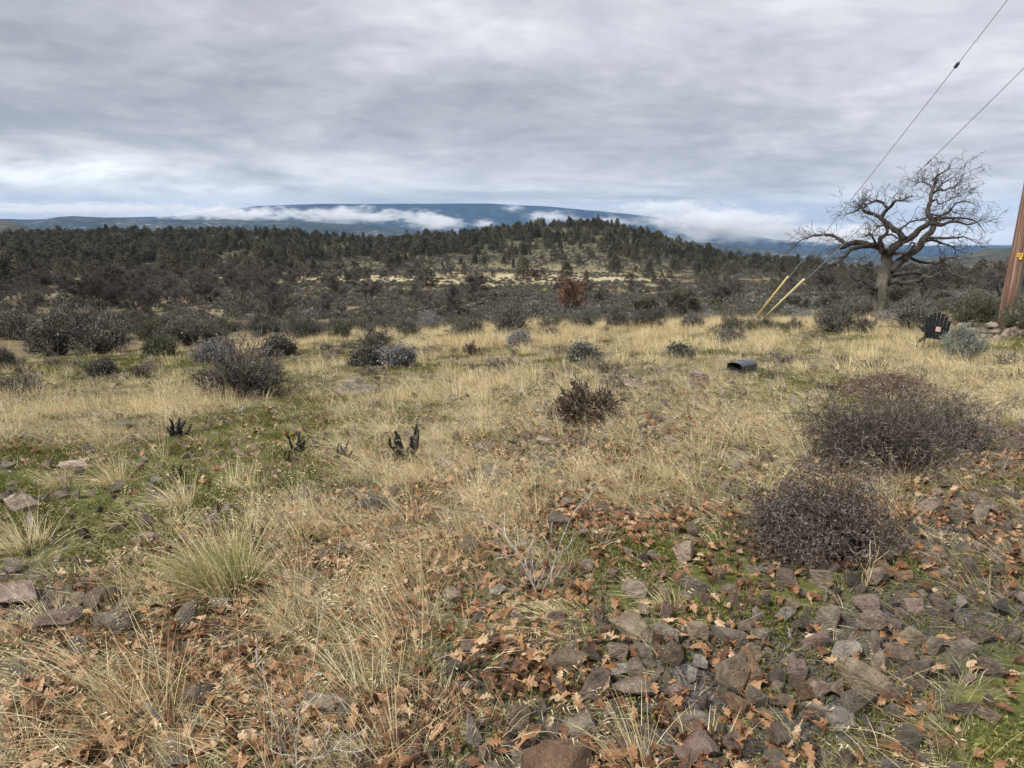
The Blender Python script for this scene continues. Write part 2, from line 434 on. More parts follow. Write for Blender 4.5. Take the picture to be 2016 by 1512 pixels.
M['bark'] = solid('bark', [(0, (.018, .015, .013)), (.5, (.05, .042, .036)), (1, (.13, .112, .098))], 5, .9, .9, 18, stretch=(1, 1, .35), bdist=.03)
M['bark_lichen'] = solid('bark_lichen', [(0, (.035, .03, .025)), (.45, (.10, .09, .07)), (.8, (.21, .2, .15)), (1, (.32, .31, .24))], 4, .9, .9, 14, stretch=(1, 1, .4), bdist=.04)
M['char'] = solid('char', [(0, (.008, .008, .008)), (.7, (.022, .02, .019)), (1, (.07, .06, .055))], 12, .7, .8, 40, stretch=(1, 1, .3))

def lichen(nt, col, vec, oi):
    v = N(nt, 'ShaderNodeTexVoronoi'); v.inputs['Scale'].default_value = 5.0; link(nt, vec, v.inputs['Vector'])
    n = noise(nt, vec, 26, 5, .7); n0 = noise(nt, vec, 1.6, 3)
    d = mth(nt, 'ADD', v.outputs['Distance'], mth(nt, 'MULTIPLY', n, .35))
    f = mth(nt, 'MULTIPLY', ramp(nt, d, [(.30, 1.0), (.34, 0.0)]), ramp(nt, n0, [(.50, 0.0), (.60, .9)]))
    return mixc(nt, f, col, (.42, .45, .34))
def rock_extra(nt, col, vec, oi):
    # fine speckle and pale worn flecks, then lichen
    n = noise(nt, vec, 60, 6, .7)
    col = mixc(nt, 1.0, col, ramp(nt, n, [(.28, .45), (.5, 1.0), (.72, 1.7)]), 'MULTIPLY')
    r = noise(nt, vec, 2.2, 4); col = mixc(nt, ramp(nt, r, [(.56, 0.0), (.72, .55)]), col, (.25, .115, .06))
    return lichen(nt, col, vec, oi)
def rock(name, a, b, c):
    return solid(name, [(0, a), (.5, b), (1, c)], 3.6, .5, 1.0, 9, stretch=(1, 1, 2.8), spec=.5, rnd=.5, extra=rock_extra, bdist=.06)
M['rock_grey'] = rock('rock_grey', (0.086, 0.072, 0.056), (0.256, 0.211, 0.155), (0.585, 0.48, 0.348))
M['rock_purple'] = rock('rock_purple', (0.089, 0.063, 0.05), (0.264, 0.195, 0.146), (0.65, 0.507, 0.374))
M['rock_brown'] = rock('rock_brown', (0.081, 0.06, 0.038), (0.246, 0.184, 0.116), (0.508, 0.402, 0.272))
M['rock_rust'] = rock('rock_rust', (0.099, 0.057, 0.036), (0.276, 0.171, 0.095), (0.7, 0.476, 0.262))
M['rock_red'] = rock('rock_red', (0.099, 0.062, 0.05), (0.261, 0.179, 0.144), (0.543, 0.399, 0.331))
M['rock_pale'] = rock('rock_pale', (0.129, 0.113, 0.092), (0.322, 0.283, 0.235), (0.665, 0.595, 0.492))
M['rock_dark'] = rock('rock_dark', (0.041, 0.037, 0.028), (0.125, 0.106, 0.079), (0.325, 0.276, 0.203))
RK = ['rock_grey', 'rock_purple', 'rock_brown', 'rock_grey', 'rock_purple', 'rock_dark', 'rock_red', 'rock_pale', 'rock_rust']

# ---------------------------------------------------------------- cover maps, read off the photograph
GX = np.arange(0, 2001, 200)
GYR = [650, 700, 750, 800, 850, 900, 950, 1000, 1050, 1100, 1150, 1200, 1250, 1300, 1400, 1500]
STRAW = [[.2, .2, .4, .6, .8, 1, 1, 1, .9, .9, .8], [.1, .3, .6, .8, .8, 1, .9, .9, .7, .9, .8], [.3, .45, .7, .5, .6, .8, .6, .5, .4, .4, .8],
 [.7, .8, .8, .4, .6, .8, .6, .6, .4, .3, .6], [.8, .7, .3, .3, .6, .7, .5, .6, .7, .3, .3], [.2, .3, .15, .25, .8, .7, .6, .8, .6, .2, .1],
 [.1, .2, .15, .4, .8, .7, .7, .8, .3, .2, .2], [.1, .1, .2, .6, .8, .8, .6, .6, .3, .3, .3], [.3, .2, .8, .8, .9, .8, .5, .5, .4, .2, .4],
 [.3, .3, .7, .7, .9, .7, .3, .3, .2, .1, .2], [.2, .3, .6, .8, .9, .8, .4, .2, .2, .05, .2], [.3, .2, .5, .8, .8, .7, .4, .1, .1, 0, .1],
 [.7, .5, .6, .9, .7, .5, .2, 0, 0, 0, 0], [1, .8, .7, .8, .6, .2, 0, 0, 0, 0, .1], [1, .9, .7, .7, .6, .2, .1, 0, 0, .2, .2], [.5, .5, .6, .8, .6, .3, .4, .1, .2, .4, .3]]
GREEN = [[.2, .3, .2, .1, .1, 0, 0, .1, .1, .1, .1], [.9, .8, .5, .2, .2, .1, .1, .2, .4, .2, .2], [.6, .5, .4, .3, .3, .2, .2, .4, .5, .2, .2],
 [.3, .3, .4, .8, .6, .3, .1, .3, .7, .2, .2], [.2, .3, .7, .9, .4, .2, .1, .1, .3, .1, .1], [.7, .8, .9, .8, .3, .2, .1, .1, .1, .1, .1],
 [.9, .8, .9, .6, .2, .1, .1, .2, .3, .1, .1], [.8, .7, .7, .3, .1, .1, .3, .3, .1, .1, .1], [.5, .6, .5, .2, .1, .2, .6, .4, .1, .1, .1],
 [.5, .4, .7, .3, .1, .1, .9, .8, .4, .2, .3], [.4, .3, .5, .2, .1, .1, .9, .9, .6, .3, .3], [.2, .2, .2, .2, .1, .5, .8, .7, .5, .2, .2],
 [.1, .1, .1, .2, .2, .7, .4, .3, .2, .1, .2], [.1, .2, .1, .1, .2, .3, .1, .1, .1, .1, .4], [.1, .2, .2, .2, .2, .1, .1, .1, .1, .1, .8], [.1, .3, .4, .3, .1, .1, .1, .1, .1, .2, .9]]
LEAF = [[0] * 11, [0] * 11, [0] * 11, [0, 0, 0, .05, .05, .1, .1, .05, 0, 0, 0], [0, .1, .1, .1, .1, .15, .3, .2, 0, 0, .1], [.2, .1, .1, .2, .15, .3, .3, .2, .2, .2, .3],
 [0, .1, .1, .1, .2, .4, .3, .3, .2, .3, .4], [0, 0, 0, .2, .4, .5, .4, .4, .4, .3, .5], [0, 0, .1, .3, .4, .7, .6, .5, .5, .4, .6],
 [0, 0, .3, .5, .5, .7, .25, .4, .6, .3, .6], [.1, .2, .6, .7, .6, .7, .25, .3, .3, .2, .5], [.1, .3, .7, .7, .7, .6, .3, .2, .1, .1, .3],
 [.3, .6, .7, .7, .7, .7, .4, .3, .3, .1, .1], [.4, .6, .7, .7, .8, .8, .4, .4, .5, .2, .1], [.6, .7, .7, .8, .9, .9, .5, .5, .4, .3, .2], [.9, .8, .7, .8, .9, .9, .7, .6, .8, .8, .3]]
Z0 = [0] * 11
STONE = [Z0, [.05, .05, .1, .1, .1, .15, .2, .25, .2, .1, .1], [.15, .2, .15, .2, .2, .2, .45, .5, .3, .1, .1], [.25, .25, .15, .2, .25, .3, .7, .7, .3, .2, .3], [.3, .3, .15, .15, .25, .5, .6, .3, .2, .4, .7],
 [.1, .15, .1, .1, .1, .3, .2, .1, .1, .3, .5], [.2, .2, .1, .1, .1, .2, .1, .1, .1, .4, .6], [.3, .2, .2, .2, .1, .2, .1, .1, .1, .4, .5],
 [.2, .2, .2, .1, .05, .1, .1, .1, .2, .5, .3], [.1, .15, .15, .05, .05, .1, .1, .2, .4, .7, .5], [.3, .2, .1, .05, .05, .1, .15, .35, .6, .85, .7],
 [.3, .3, .1, .05, .05, .1, .25, .7, .8, .9, .7], [.2, .2, .1, .05, .05, .25, .9, 1, 1, .8, .5], [.1, .1, .1, .1, .1, .4, 1, 1, 1, .8, .3],
 [.1, .1, .1, .1, .2, .5, 1, 1, 1, .8, .2], [.1, .1, .1, .1, .4, .6, .6, .9, .6, .4, .1]]
SOIL = [[.1] * 11, [.2, .1, .1, .1, .1, 0, 0, 0, .2, 0, 0], [.3, .3, .1, .2, .2, 0, .1, .3, .2, .3, 0], [.4, .3, .1, .2, .2, .1, .3, .3, .2, .2, .2], [.3, .3, .2, .1, .2, .3, .4, .2, .1, .4, .7],
 [.3, .2, .2, .2, .1, .3, .3, .1, .2, .4, .8], [.3, .3, .3, .3, .1, .2, .2, .1, .3, .6, .6], [.6, .5, .5, .3, .1, .1, .1, .2, .3, .5, .5],
 [.4, .4, .3, .2, .1, .1, .1, .2, .3, .7, .4], [.3, .4, .1, .1, .1, .1, .1, .2, .4, .9, .5], [.5, .6, .2, .1, .1, .1, .1, .2, .5, 1, .8],
 [.5, .5, .3, .2, .1, .2, .2, .6, .8, 1, 1], [.3, .3, .3, .2, .2, .2, .8, .9, 1, 1, 1], [.2, .2, .3, .3, .3, .5, 1, 1, 1, 1, .6], [.2, .2, .3, .3, .4, .6, 1, 1, 1, .9, .2], [.3] * 8 + [.5, .3, .1]]
def cover(tab, x, y, z=None):
    if z is None: z = ground(x, y, False)
    px, py, dep = proj(x, y, z)
    px = px + (vnoise(x * 1.3, y * 1.3, 40) - .5) * 130; py = py + (vnoise(x * 1.1, y * 1.1, 41) - .5) * 60
    return bilin(tab, GX, GYR, px, py)

def cols_far(rows): return np.array(rows, float)
FX = [0, 250, 500, 750, 1000, 1250, 1500, 1750, 2000]
FY = [470, 490, 510, 530, 550, 570, 590, 610, 630, 650]
JUN = cols_far([[1, 1, 1, 1, 1, 1, .8, .7, .3], [1, 1, 1, 1, 1, 1, .9, .7, .3], [.75, .75, .6, .4, .3, .4, .8, .7, .3], [.45, .4, .2, .08, .04, .04, .3, .4, .4],
 [.22, .12, .05, .02, .01, .01, .04, .2, .3], [.1, .05, 0, 0, 0, 0, .01, .06, .1], [0.05, 0, 0, 0, 0, 0, 0, 0, .02], [0] * 9, [0] * 9, [0] * 9])
OAK = cols_far([[0] * 9, [0, 0, .1, .2, .1, 0, 0, 0, 0], [.3, .35, .5, .6, .4, .2, 0, 0, 0], [.6, .65, .8, .5, .25, .2, .05, .2, .2], [.8, .9, .8, .12, .08, .08, .1, .3, .3],
 [1, 1, .8, .12, .02, .06, .3, .5, .4], [1, 1, .9, .2, .04, .1, .5, .5, .4], [.9, .9, .6, .08, .02, .08, .3, .4, .3], [.5, .5, .2, .02, 0, .02, .1, .2, .2], [0] * 9])
SAG = cols_far([[.1, .1, .1, .1, .2, .2, .5, .4, .4], [.1, .1, .1, .3, .4, .4, .8, .6, .6], [.5, .5, .5, .8, .8, .9, 1, .9, .9], [.6, .6, .6, .8, .6, .6, 1, .9, .9],
 [.5, .5, .2, .15, .12, .12, .8, .9, .9], [.15, .2, .6, .9, .95, .6, .9, .9, .9], [.15, .15, .7, 1, 1, .8, .9, .9, .9], [.2, .2, .6, .9, .9, .8, .8, .9, .9],
 [.3, .3, .6, .9, .9, .9, .9, .9, .9], [.5, .5, .8, .9, .9, .9, .9, .9, .9]])

# ---------------------------------------------------------------- ground
def build_ground():
    azs = np.concatenate([np.linspace(-180, -45, 28)[:-1], np.linspace(-45, 45, 420), np.linspace(45, 180, 28)[1:]])
    rs = np.concatenate([[0.0], np.exp(np.linspace(math.log(.4), math.log(7000), 430))])
    A, Rr = np.meshgrid(np.radians(azs), rs)
    X = Rr * np.sin(A); Y = Rr * np.cos(A); Z = ground(X, Y)
    n0, n1 = A.shape
    I = np.arange(n0 * n1).reshape(n0, n1)
    Q = np.stack([I[:-1, :-1], I[1:, :-1], I[1:, 1:], I[:-1, 1:]], -1).reshape(-1, 4)[:, ::-1]
    V = np.stack([X, Y, Z], -1).reshape(-1, 3)
    m, nt, out = newmat('ground_soil')
    def at_(nm):
        a = N(nt, 'ShaderNodeAttribute', attribute_name=nm); return a.outputs['Fac']
    g = N(nt, 'ShaderNodeNewGeometry'); P = g.outputs['Position']
    n1_ = noise(nt, P, .9, 8, .65); n2 = noise(nt, P, 14, 6, .65); n3 = noise(nt, P, 90, 3, .6); nf = noise(nt, P, .035, 6, .6)
    soil = ramp(nt, n2, [(.3, (.045, .036, .027)), (.5, (.11, .09, .068)), (.7, (.20, .17, .135))])
    grit = ramp(nt, n3, [(.35, (.035, .031, .029)), (.55, (.10, .092, .086)), (.75, (.23, .215, .205))])
    soil = mixc(nt, at_('gravel'), soil, grit)
    mossc = ramp(nt, n2, [(.3, (.05, .052, .02)), (.5, (.10, .11, .028)), (.7, (.19, .19, .06))])
    mask = ramp(nt, mth(nt, 'ADD', mth(nt, 'MULTIPLY', at_('moss'), .75), mth(nt, 'MULTIPLY', mth(nt, 'SUBTRACT', n1_, .5), 1.1)), [(.25, 0.0), (.55, 1.0)])
    col = mixc(nt, mask, soil, mossc)
    litter = ramp(nt, n3, [(.3, (.07, .055, .035)), (.5, (.19, .15, .09)), (.7, (.40, .33, .20))])
    lm = ramp(nt, mth(nt, 'ADD', mth(nt, 'MULTIPLY', at_('straw'), .7), mth(nt, 'MULTIPLY', mth(nt, 'SUBTRACT', n2, .5), 1.2)), [(.25, 0.0), (.6, .9)])
    col = mixc(nt, lm, col, litter)
    # beyond the field: cured grass, bare reddish earth and thin green between the shrubs
    farc = ramp(nt, noise(nt, P, .06, 7, .62), [(.3, (.07, .055, .035)), (.42, (.16, .11, .06)), (.5, (.17, .14, .075)), (.58, (.25, .21, .12)), (.68, (.12, .12, .05))])
    farc = mixc(nt, 1.0, farc, ramp(nt, noise(nt, P, 1.3, 5, .7), [(.3, .55), (.55, 1.0), (.75, 1.3)]), 'MULTIPLY')
    farc = mixc(nt, at_('meadow'), farc, ramp(nt, noise(nt, P, .12, 6, .6), [(.35, (.26, .20, .11)), (.52, (.44, .37, .215)), (.7, (.30, .27, .12))]))
    farc = mixc(nt, at_('pasture'), farc, ramp(nt, noise(nt, P, .2, 6, .6), [(.35, (.16, .16, .045)), (.6, (.28, .26, .09))]))
    farc = mixc(nt, at_('wood'), farc, ramp(nt, noise(nt, P, .25, 6, .6), [(.35, (.035, .035, .02)), (.6, (.10, .09, .055)), (.75, (.17, .15, .09))]))
    col = mixc(nt, at_('far'), col, farc)
    b = N(nt, 'ShaderNodeBsdfPrincipled'); b.inputs['Roughness'].default_value = .9; b.inputs['Specular IOR Level'].default_value = .2
    link(nt, col, b.inputs['Base Color'])
    bp = N(nt, 'ShaderNodeBump'); bp.inputs['Strength'].default_value = .8; bp.inputs['Distance'].default_value = .03
    link(nt, mth(nt, 'ADD', n2, mth(nt, 'MULTIPLY', n3, .3)), bp.inputs['Height']); link(nt, bp.outputs[0], b.inputs['Normal'])
    link(nt, b.outputs[0], out.inputs[0])
    me = mk('ground', V, [Q], m, smooth=True)
    x, y, z = V.T; front = y > .8
    ys = np.where(front, y, .8); xs = np.where(front, x, 0)
    zs = ground(xs, ys, False); px, py, dep = proj(xs, ys, zs)
    def put(nm, v):
        a = me.attributes.new(nm, 'FLOAT', 'POINT'); a.data.foreach_set('value', np.asarray(np.clip(v, 0, 1), np.float32))
    put('moss', cover(GREEN, xs, ys) + .15); put('straw', cover(STRAW, xs, ys)); put('gravel', cover(SOIL, xs, ys))
    d = np.hypot(x, y); put('far', np.clip((d - 22) / 8, 0, 1))
    put('wood', np.maximum(np.clip((d - 520) / 60, 0, 1), np.clip(np.maximum(bilin(JUN, FX, FY, px, py), bilin(SAG, FX, FY, px, py) * (py < 545) * .9) * 1.2 - .2, 0, .85) * (d > 60)))
    nz = (fbm(x / 18, y / 18, 71, 3) - .5)
    md = np.exp(-((py + nz * 26 - 548) / 9) ** 2) * np.clip((px - 380) / 120, 0, 1) * np.clip((1420 - px) / 250, 0, 1)
    md2 = np.exp(-((py + nz * 20 - 524) / 6) ** 2) * np.exp(-((px - 1150) / 260) ** 2) * .8
    md3 = np.exp(-((py - 462) / 6) ** 2) * np.exp(-((px - 30) / 60) ** 2)
    put('meadow', np.maximum(np.maximum(md * 1.3, md2), md3) * (d > 60))
    ps = np.exp(-((py - 549) / 4) ** 2) * np.clip((px - 1590) / 30, 0, 1) * np.clip((1780 - px) / 60, 0, 1)
    ps2 = np.exp(-((py - 494) / 6) ** 2) * np.exp(-((px - 600) / 60) ** 2) * .8
    put('pasture', np.maximum(ps, ps2) * (d > 60))
    o = obj('ground', me); tag(o, kind='structure')
build_ground()

# ---------------------------------------------------------------- far hills, mountain, fog, haze
def land_mat(name, a, b, c, snow, sc):
    m, nt, out = newmat(name)
    g = N(nt, 'ShaderNodeNewGeometry')
    n = noise(nt, g.outputs['Position'], sc, 8, .7); n2 = noise(nt, g.outputs['Position'], sc * 7, 4, .6)
    n3 = noise(nt, g.outputs['Position'], sc * .25, 4, .6)
    col = ramp(nt, n, [(.35, a), (.5, b), (.68, c)])
    f = mth(nt, 'MULTIPLY', ramp(nt, n2, [(.58, 0.0), (.66, 1.0)]), ramp(nt, n3, [(.4, 0.1), (.6, 1.0)]))
    col = mixc(nt, mth(nt, 'MULTIPLY', f, snow[3]), col, snow[:3])
    b_ = N(nt, 'ShaderNodeBsdfPrincipled'); b_.inputs['Roughness'].default_value = .95; b_.inputs['Specular IOR Level'].default_value = 0
    link(nt, col, b_.inputs['Base Color']); link(nt, b_.outputs[0], out.inputs[0])
    return m

def ridge(name, prof, Y0, Y1, Y2, mat, base=-250, nx=260, ny=40, rough=20, seed=1):
    """land rising from a foot at Y0 to a crest at Y1 and falling behind to Y2; prof: photo columns and rows of the crest"""
    px = np.linspace(prof[0][0], prof[-1][0], nx)
    py = np.interp(px, [p[0] for p in prof], [p[1] for p in prof])
    sl = np.array([-row_slope(q) for q in py]); T = (px - 1008) / F
    t = np.linspace(0, 1.6, ny); X = []; 
    Yl = np.where(t <= 1, Y0 + (Y1 - Y0) * t, Y1 + (Y2 - Y1) * (t - 1) / .6)
    TT, YY = np.meshgrid(T, Yl); SS, tt = np.meshgrid(sl, t)
    crest = SS * Y1 + EYE
    k = np.where(tt <= 1, np.sin(np.clip(tt, 0, 1) * math.pi / 2) ** .8, 1 - ((tt - 1) / .6) ** 2)
    X = TT * YY; nz = (fbm(X / (Y1 * .05), YY / (Y1 * .05), seed, 5) - .5) * 2 * rough
    Z = base + (crest - base) * k + nz * np.where(tt < 1, 1 - .8 * tt ** 8, 1)
    n0, n1 = X.shape; I = np.arange(n0 * n1).reshape(n0, n1)
    Q = np.stack([I[:-1, :-1], I[:-1, 1:], I[1:, 1:], I[1:, :-1]], -1).reshape(-1, 4)
    o = obj(name, mk(name, np.stack([X, YY, Z], -1).reshape(-1, 3), [Q], mat, smooth=True)); tag(o, kind='structure')
    return o
blue1 = land_mat('mountain_forest_hazed', (.010, .022, .036), (.020, .036, .050), (.036, .052, .062), (.35, .38, .42, .3), .0016)  # forest tones painted blue, adding to the haze in the air
blue2 = land_mat('far_hill_ground_hazed', (.024, .032, .036), (.045, .055, .055), (.085, .09, .085), (.5, .52, .54, .6), .0035)  # hill colours carry a painted tint of blue distance haze
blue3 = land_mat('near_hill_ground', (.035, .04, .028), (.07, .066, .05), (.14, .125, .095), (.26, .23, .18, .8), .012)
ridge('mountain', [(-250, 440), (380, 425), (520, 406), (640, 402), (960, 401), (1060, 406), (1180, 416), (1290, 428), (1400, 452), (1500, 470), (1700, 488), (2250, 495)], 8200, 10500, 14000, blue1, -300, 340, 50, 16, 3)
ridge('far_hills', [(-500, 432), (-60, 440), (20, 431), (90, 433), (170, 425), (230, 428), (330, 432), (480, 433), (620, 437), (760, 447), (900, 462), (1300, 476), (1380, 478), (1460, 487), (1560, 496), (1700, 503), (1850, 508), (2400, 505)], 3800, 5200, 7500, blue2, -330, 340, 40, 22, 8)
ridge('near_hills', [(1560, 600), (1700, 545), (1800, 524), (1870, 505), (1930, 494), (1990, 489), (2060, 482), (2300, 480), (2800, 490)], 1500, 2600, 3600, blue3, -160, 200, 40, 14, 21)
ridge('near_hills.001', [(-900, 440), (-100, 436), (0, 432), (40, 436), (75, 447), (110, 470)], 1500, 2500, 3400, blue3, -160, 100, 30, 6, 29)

def fog_bank(px, py, wpx, hpx, Y, dens, seed, label, tilt=0):
    dens *= .7
    c = onray(px, py, Y); w = wpx / F * Y; h = hpx / F * Y
    bm = bmesh.new(); bmesh.ops.create_icosphere(bm, subdivisions=3, radius=1.0)
    me = bpy.data.meshes.new('fog_bank'); bm.to_mesh(me); bm.free()
    m, nt, out = newmat('fog_volume')
    tc = N(nt, 'ShaderNodeTexCoord'); O = tc.outputs['Object']
    ln = N(nt, 'ShaderNodeVectorMath', operation='LENGTH'); link(nt, O, ln.inputs[0])
    mp = N(nt, 'ShaderNodeMapping'); mp.inputs['Scale'].default_value = (max(1.4, w / h * .55), 2.2, 1.5); mp.inputs['Location'].default_value = (seed * 3.1, seed, 0)
    link(nt, O, mp.inputs[0])
    n = noise(nt, mp.outputs[0], 1.25, 7, .66, .3)
    f = mth(nt, 'SUBTRACT', mth(nt, 'MULTIPLY', mth(nt, 'SUBTRACT', 1.0, ln.outputs['Value']), 1.25), mth(nt, 'MULTIPLY', mth(nt, 'SUBTRACT', .62, n), 3.8))
    f = mth(nt, 'MULTIPLY', mth(nt, 'MAXIMUM', f, 0.0), dens)
    vol = N(nt, 'ShaderNodeVolumePrincipled'); vol.inputs['Color'].default_value = (.995, .998, 1, 1); vol.inputs['Anisotropy'].default_value = .1
    link(nt, f, vol.inputs['Density']); link(nt, vol.outputs[0], out.inputs['Volume'])
    me.materials.append(m)
    o = obj('fog_bank', me, None, c, (0, tilt, 0), (w / 2, max(w * .18, h), h / 2))
    tag(o, label, None, 'fog banks lying on the far mountain', 'stuff')
    return o
FOG = [(150, 410, 900, 30, 7600, .011, 12, 'long grey stratus layer over the left hills'),
       (1010, 410, 60, 22, 7600, .02, 13, 'faint scrap of fog high on the middle of the mountain'),
       (690, 424, 330, 46, 6400, .035, 1, 'long white fog bank on the left part of the blue mountain'),
       (850, 436, 190, 52, 6200, .04, 2, 'white fog tongue sloping down the middle of the blue mountain', .12),
       (955, 441, 75, 30, 6300, .035, 3, 'small white fog puff just left of the wooded knoll'),
       (1085, 428, 150, 36, 6600, .03, 4, 'thin torn fog rising behind the wooded knoll'),
       (1190, 436, 150, 26, 6500, .03, 9, 'thin fog strip behind the right shoulder of the knoll'),
       (1420, 442, 440, 98, 6000, .03, 5, 'large white fog bank right of the wooded knoll', .06),
       (1660, 462, 460, 60, 6100, .028, 6, 'fog bank behind the bare oak tree'),
       (470, 421, 420, 40, 6900, .03, 7, 'low grey fog layer above the left hills'),
       (1300, 408, 330, 40, 8000, .018, 8, 'wispy cloud hiding the right end of the mountain top')]
for f_ in FOG: fog_bank(*f_)

def haze_box():
    ac = Acc(); ac.box((0, 3400, -70), (26500, 22400, 1080))
    m, nt, out = newmat('haze_air')
    v = N(nt, 'ShaderNodeVolumePrincipled'); v.inputs['Color'].default_value = (.36, .60, .98, 1); v.inputs['Density'].default_value = 3.6e-5; v.inputs['Anisotropy'].default_value = 0
    link(nt, v.outputs[0], out.inputs['Volume'])
    o = obj('haze', ac.mesh('haze', m)); tag(o, 'thin blue haze in the air over the valley', None, None, 'stuff')
haze_box()

# ---------------------------------------------------------------- plant shapes
def blades(n, h, spread, w, lean=(0, 0), curve=.5, seg=3, base=.04, seed=0, hvar=.5, flat=0.0, head=0.0):
    """a tuft of arching blades, each a tapering ribbon; head: share of stems that carry a seed head"""
    r = np.random.default_rng(seed)
    a = r.uniform(0, 2 * math.pi, n); rr = base * np.sqrt(r.uniform(0, 1, n)); L = h * (1 - hvar * r.uniform(0, 1, n))
    out = np.abs(r.normal(0, spread, n)) + flat
    ax = np.cos(a) * np.sin(out) + lean[0] + r.normal(0, .08, n); ay = np.sin(a) * np.sin(out) + lean[1] + r.normal(0, .08, n)
    az = np.cos(np.minimum(out, 1.45)); P = np.stack([np.cos(a) * rr, np.sin(a) * rr, -.02 + 0 * rr], 1)
    D = np.stack([ax, ay, az], 1); D /= np.linalg.norm(D, axis=1, keepdims=True)
    cv = curve * r.uniform(.2, 1.3, n)
    side = np.cross(D, r.normal(size=(n, 3))); side /= np.linalg.norm(side, axis=1, keepdims=True)
    ww = w * r.uniform(.6, 1.2, n); V = []; 
    for k in range(seg + 1):
        t = k / seg; wk = ww * (1 - t ** 1.5 * .85) * .5
        V += [P - side * wk[:, None], P + side * wk[:, None]]
        D = D + np.stack([ax * .35, ay * .35, -np.ones(n)], 1) * (cv / seg)[:, None]; D /= np.linalg.norm(D, axis=1, keepdims=True)
        P = P + D * (L / seg)[:, None]; P[:, 2] = np.maximum(P[:, 2], .004)
    V = np.stack(V, 1).reshape(-1, 3); b = np.arange(n)[:, None] * 2 * (seg + 1)
    Q = np.stack([np.concatenate([b + 2 * k, b + 2 * k + 1, b + 2 * k + 3, b + 2 * k + 2], 1) for k in range(seg)], 1).reshape(-1, 4)
    if head > 0:
        m = int(n * head); hv = []; Pe = P[:m] - D[:m] * .02
        for j in range(5):
            q = Pe - D[:m] * (.018 * j)
            s_ = np.cross(D[:m], r.normal(size=(m, 3))); s_ /= np.linalg.norm(s_, axis=1, keepdims=True)
            tip = q + s_ * .016 + D[:m] * .018 - np.array([0, 0, .008])
            hv += [q, q + D[:m] * .005, tip]
        hv = np.stack(hv, 1).reshape(-1, 3); T = np.arange(len(hv)).reshape(-1, 3) + len(V)
        return np.concatenate([V, hv]), Q, T
    return V, Q, np.zeros((0, 3), int)

def grow(P0, D0, L, r0, depth, par, r, out):
    """recursive branching made of short bent segments; out collects (p0, p1, ra, rb, level)"""
    seg = par['seg'][min(depth, len(par['seg']) - 1)]; wig = par['wig']; up = par['up']
    p = Vector(P0); d = Vector(D0).normalized(); ra = r0
    for k in range(seg):
        d = (d + Vector((r.gauss(0, wig), r.gauss(0, wig), r.gauss(0, wig) + up))).normalized()
        q = p + d * (L / seg); rb = max(r0 * (1 - .75 * (k + 1) / seg), par['rmin'])
        out.append((p, q, ra, rb, depth)); 
        if depth < par['depth'] and (k > 0 or par.get('low')):
            for _ in range(par['kids'][depth]):
                if r.random() < par.get('pk', .8):
                    ax = d.orthogonal().normalized(); ax.rotate(Quaternion(d, r.uniform(0, 6.28)))
                    nd = (d * math.cos(par['ang']) + ax * math.sin(par['ang']) * r.uniform(.6, 1.2)).normalized()
                    grow(q, nd, L * par['lr'] * r.uniform(.6, 1.15) * (1 - .3 * k / seg), max(rb * .7, par['rmin']), depth + 1, par, r, out)
        p = q; ra = rb

def seg_arrays(segs):
    P0 = np.array([tuple(s[0]) for s in segs]); P1 = np.array([tuple(s[1]) for s in segs])
    return P0, P1, np.array([s[2] for s in segs]), np.array([s[3] for s in segs]), np.array([s[4] for s in segs])

def leaf_quads(C_, size, r, n_per=1, jit=0.0, up=0.3, aspect=2.0):
    """small flat leaves or sprays around given points"""
    n = len(C_) * n_per; Cc = np.repeat(C_, n_per, 0) + r.normal(0, 1, (n, 3)) * jit
    a = r.normal(size=(n, 3)); a[:, 2] += up; a /= np.linalg.norm(a, axis=1, keepdims=True)
    b = np.cross(a, r.normal(size=(n, 3))); b /= np.linalg.norm(b, axis=1, keepdims=True)
    s = (size * r.uniform(.6, 1.3, n))[:, None]
    V = np.stack([Cc - b * s / aspect * .5, Cc + a * s * .5 - b * s / aspect * .2, Cc + a * s, Cc + a * s * .45 + b * s / aspect * .5], 1).reshape(-1, 3)
    return V, np.arange(len(V)).reshape(-1, 4)

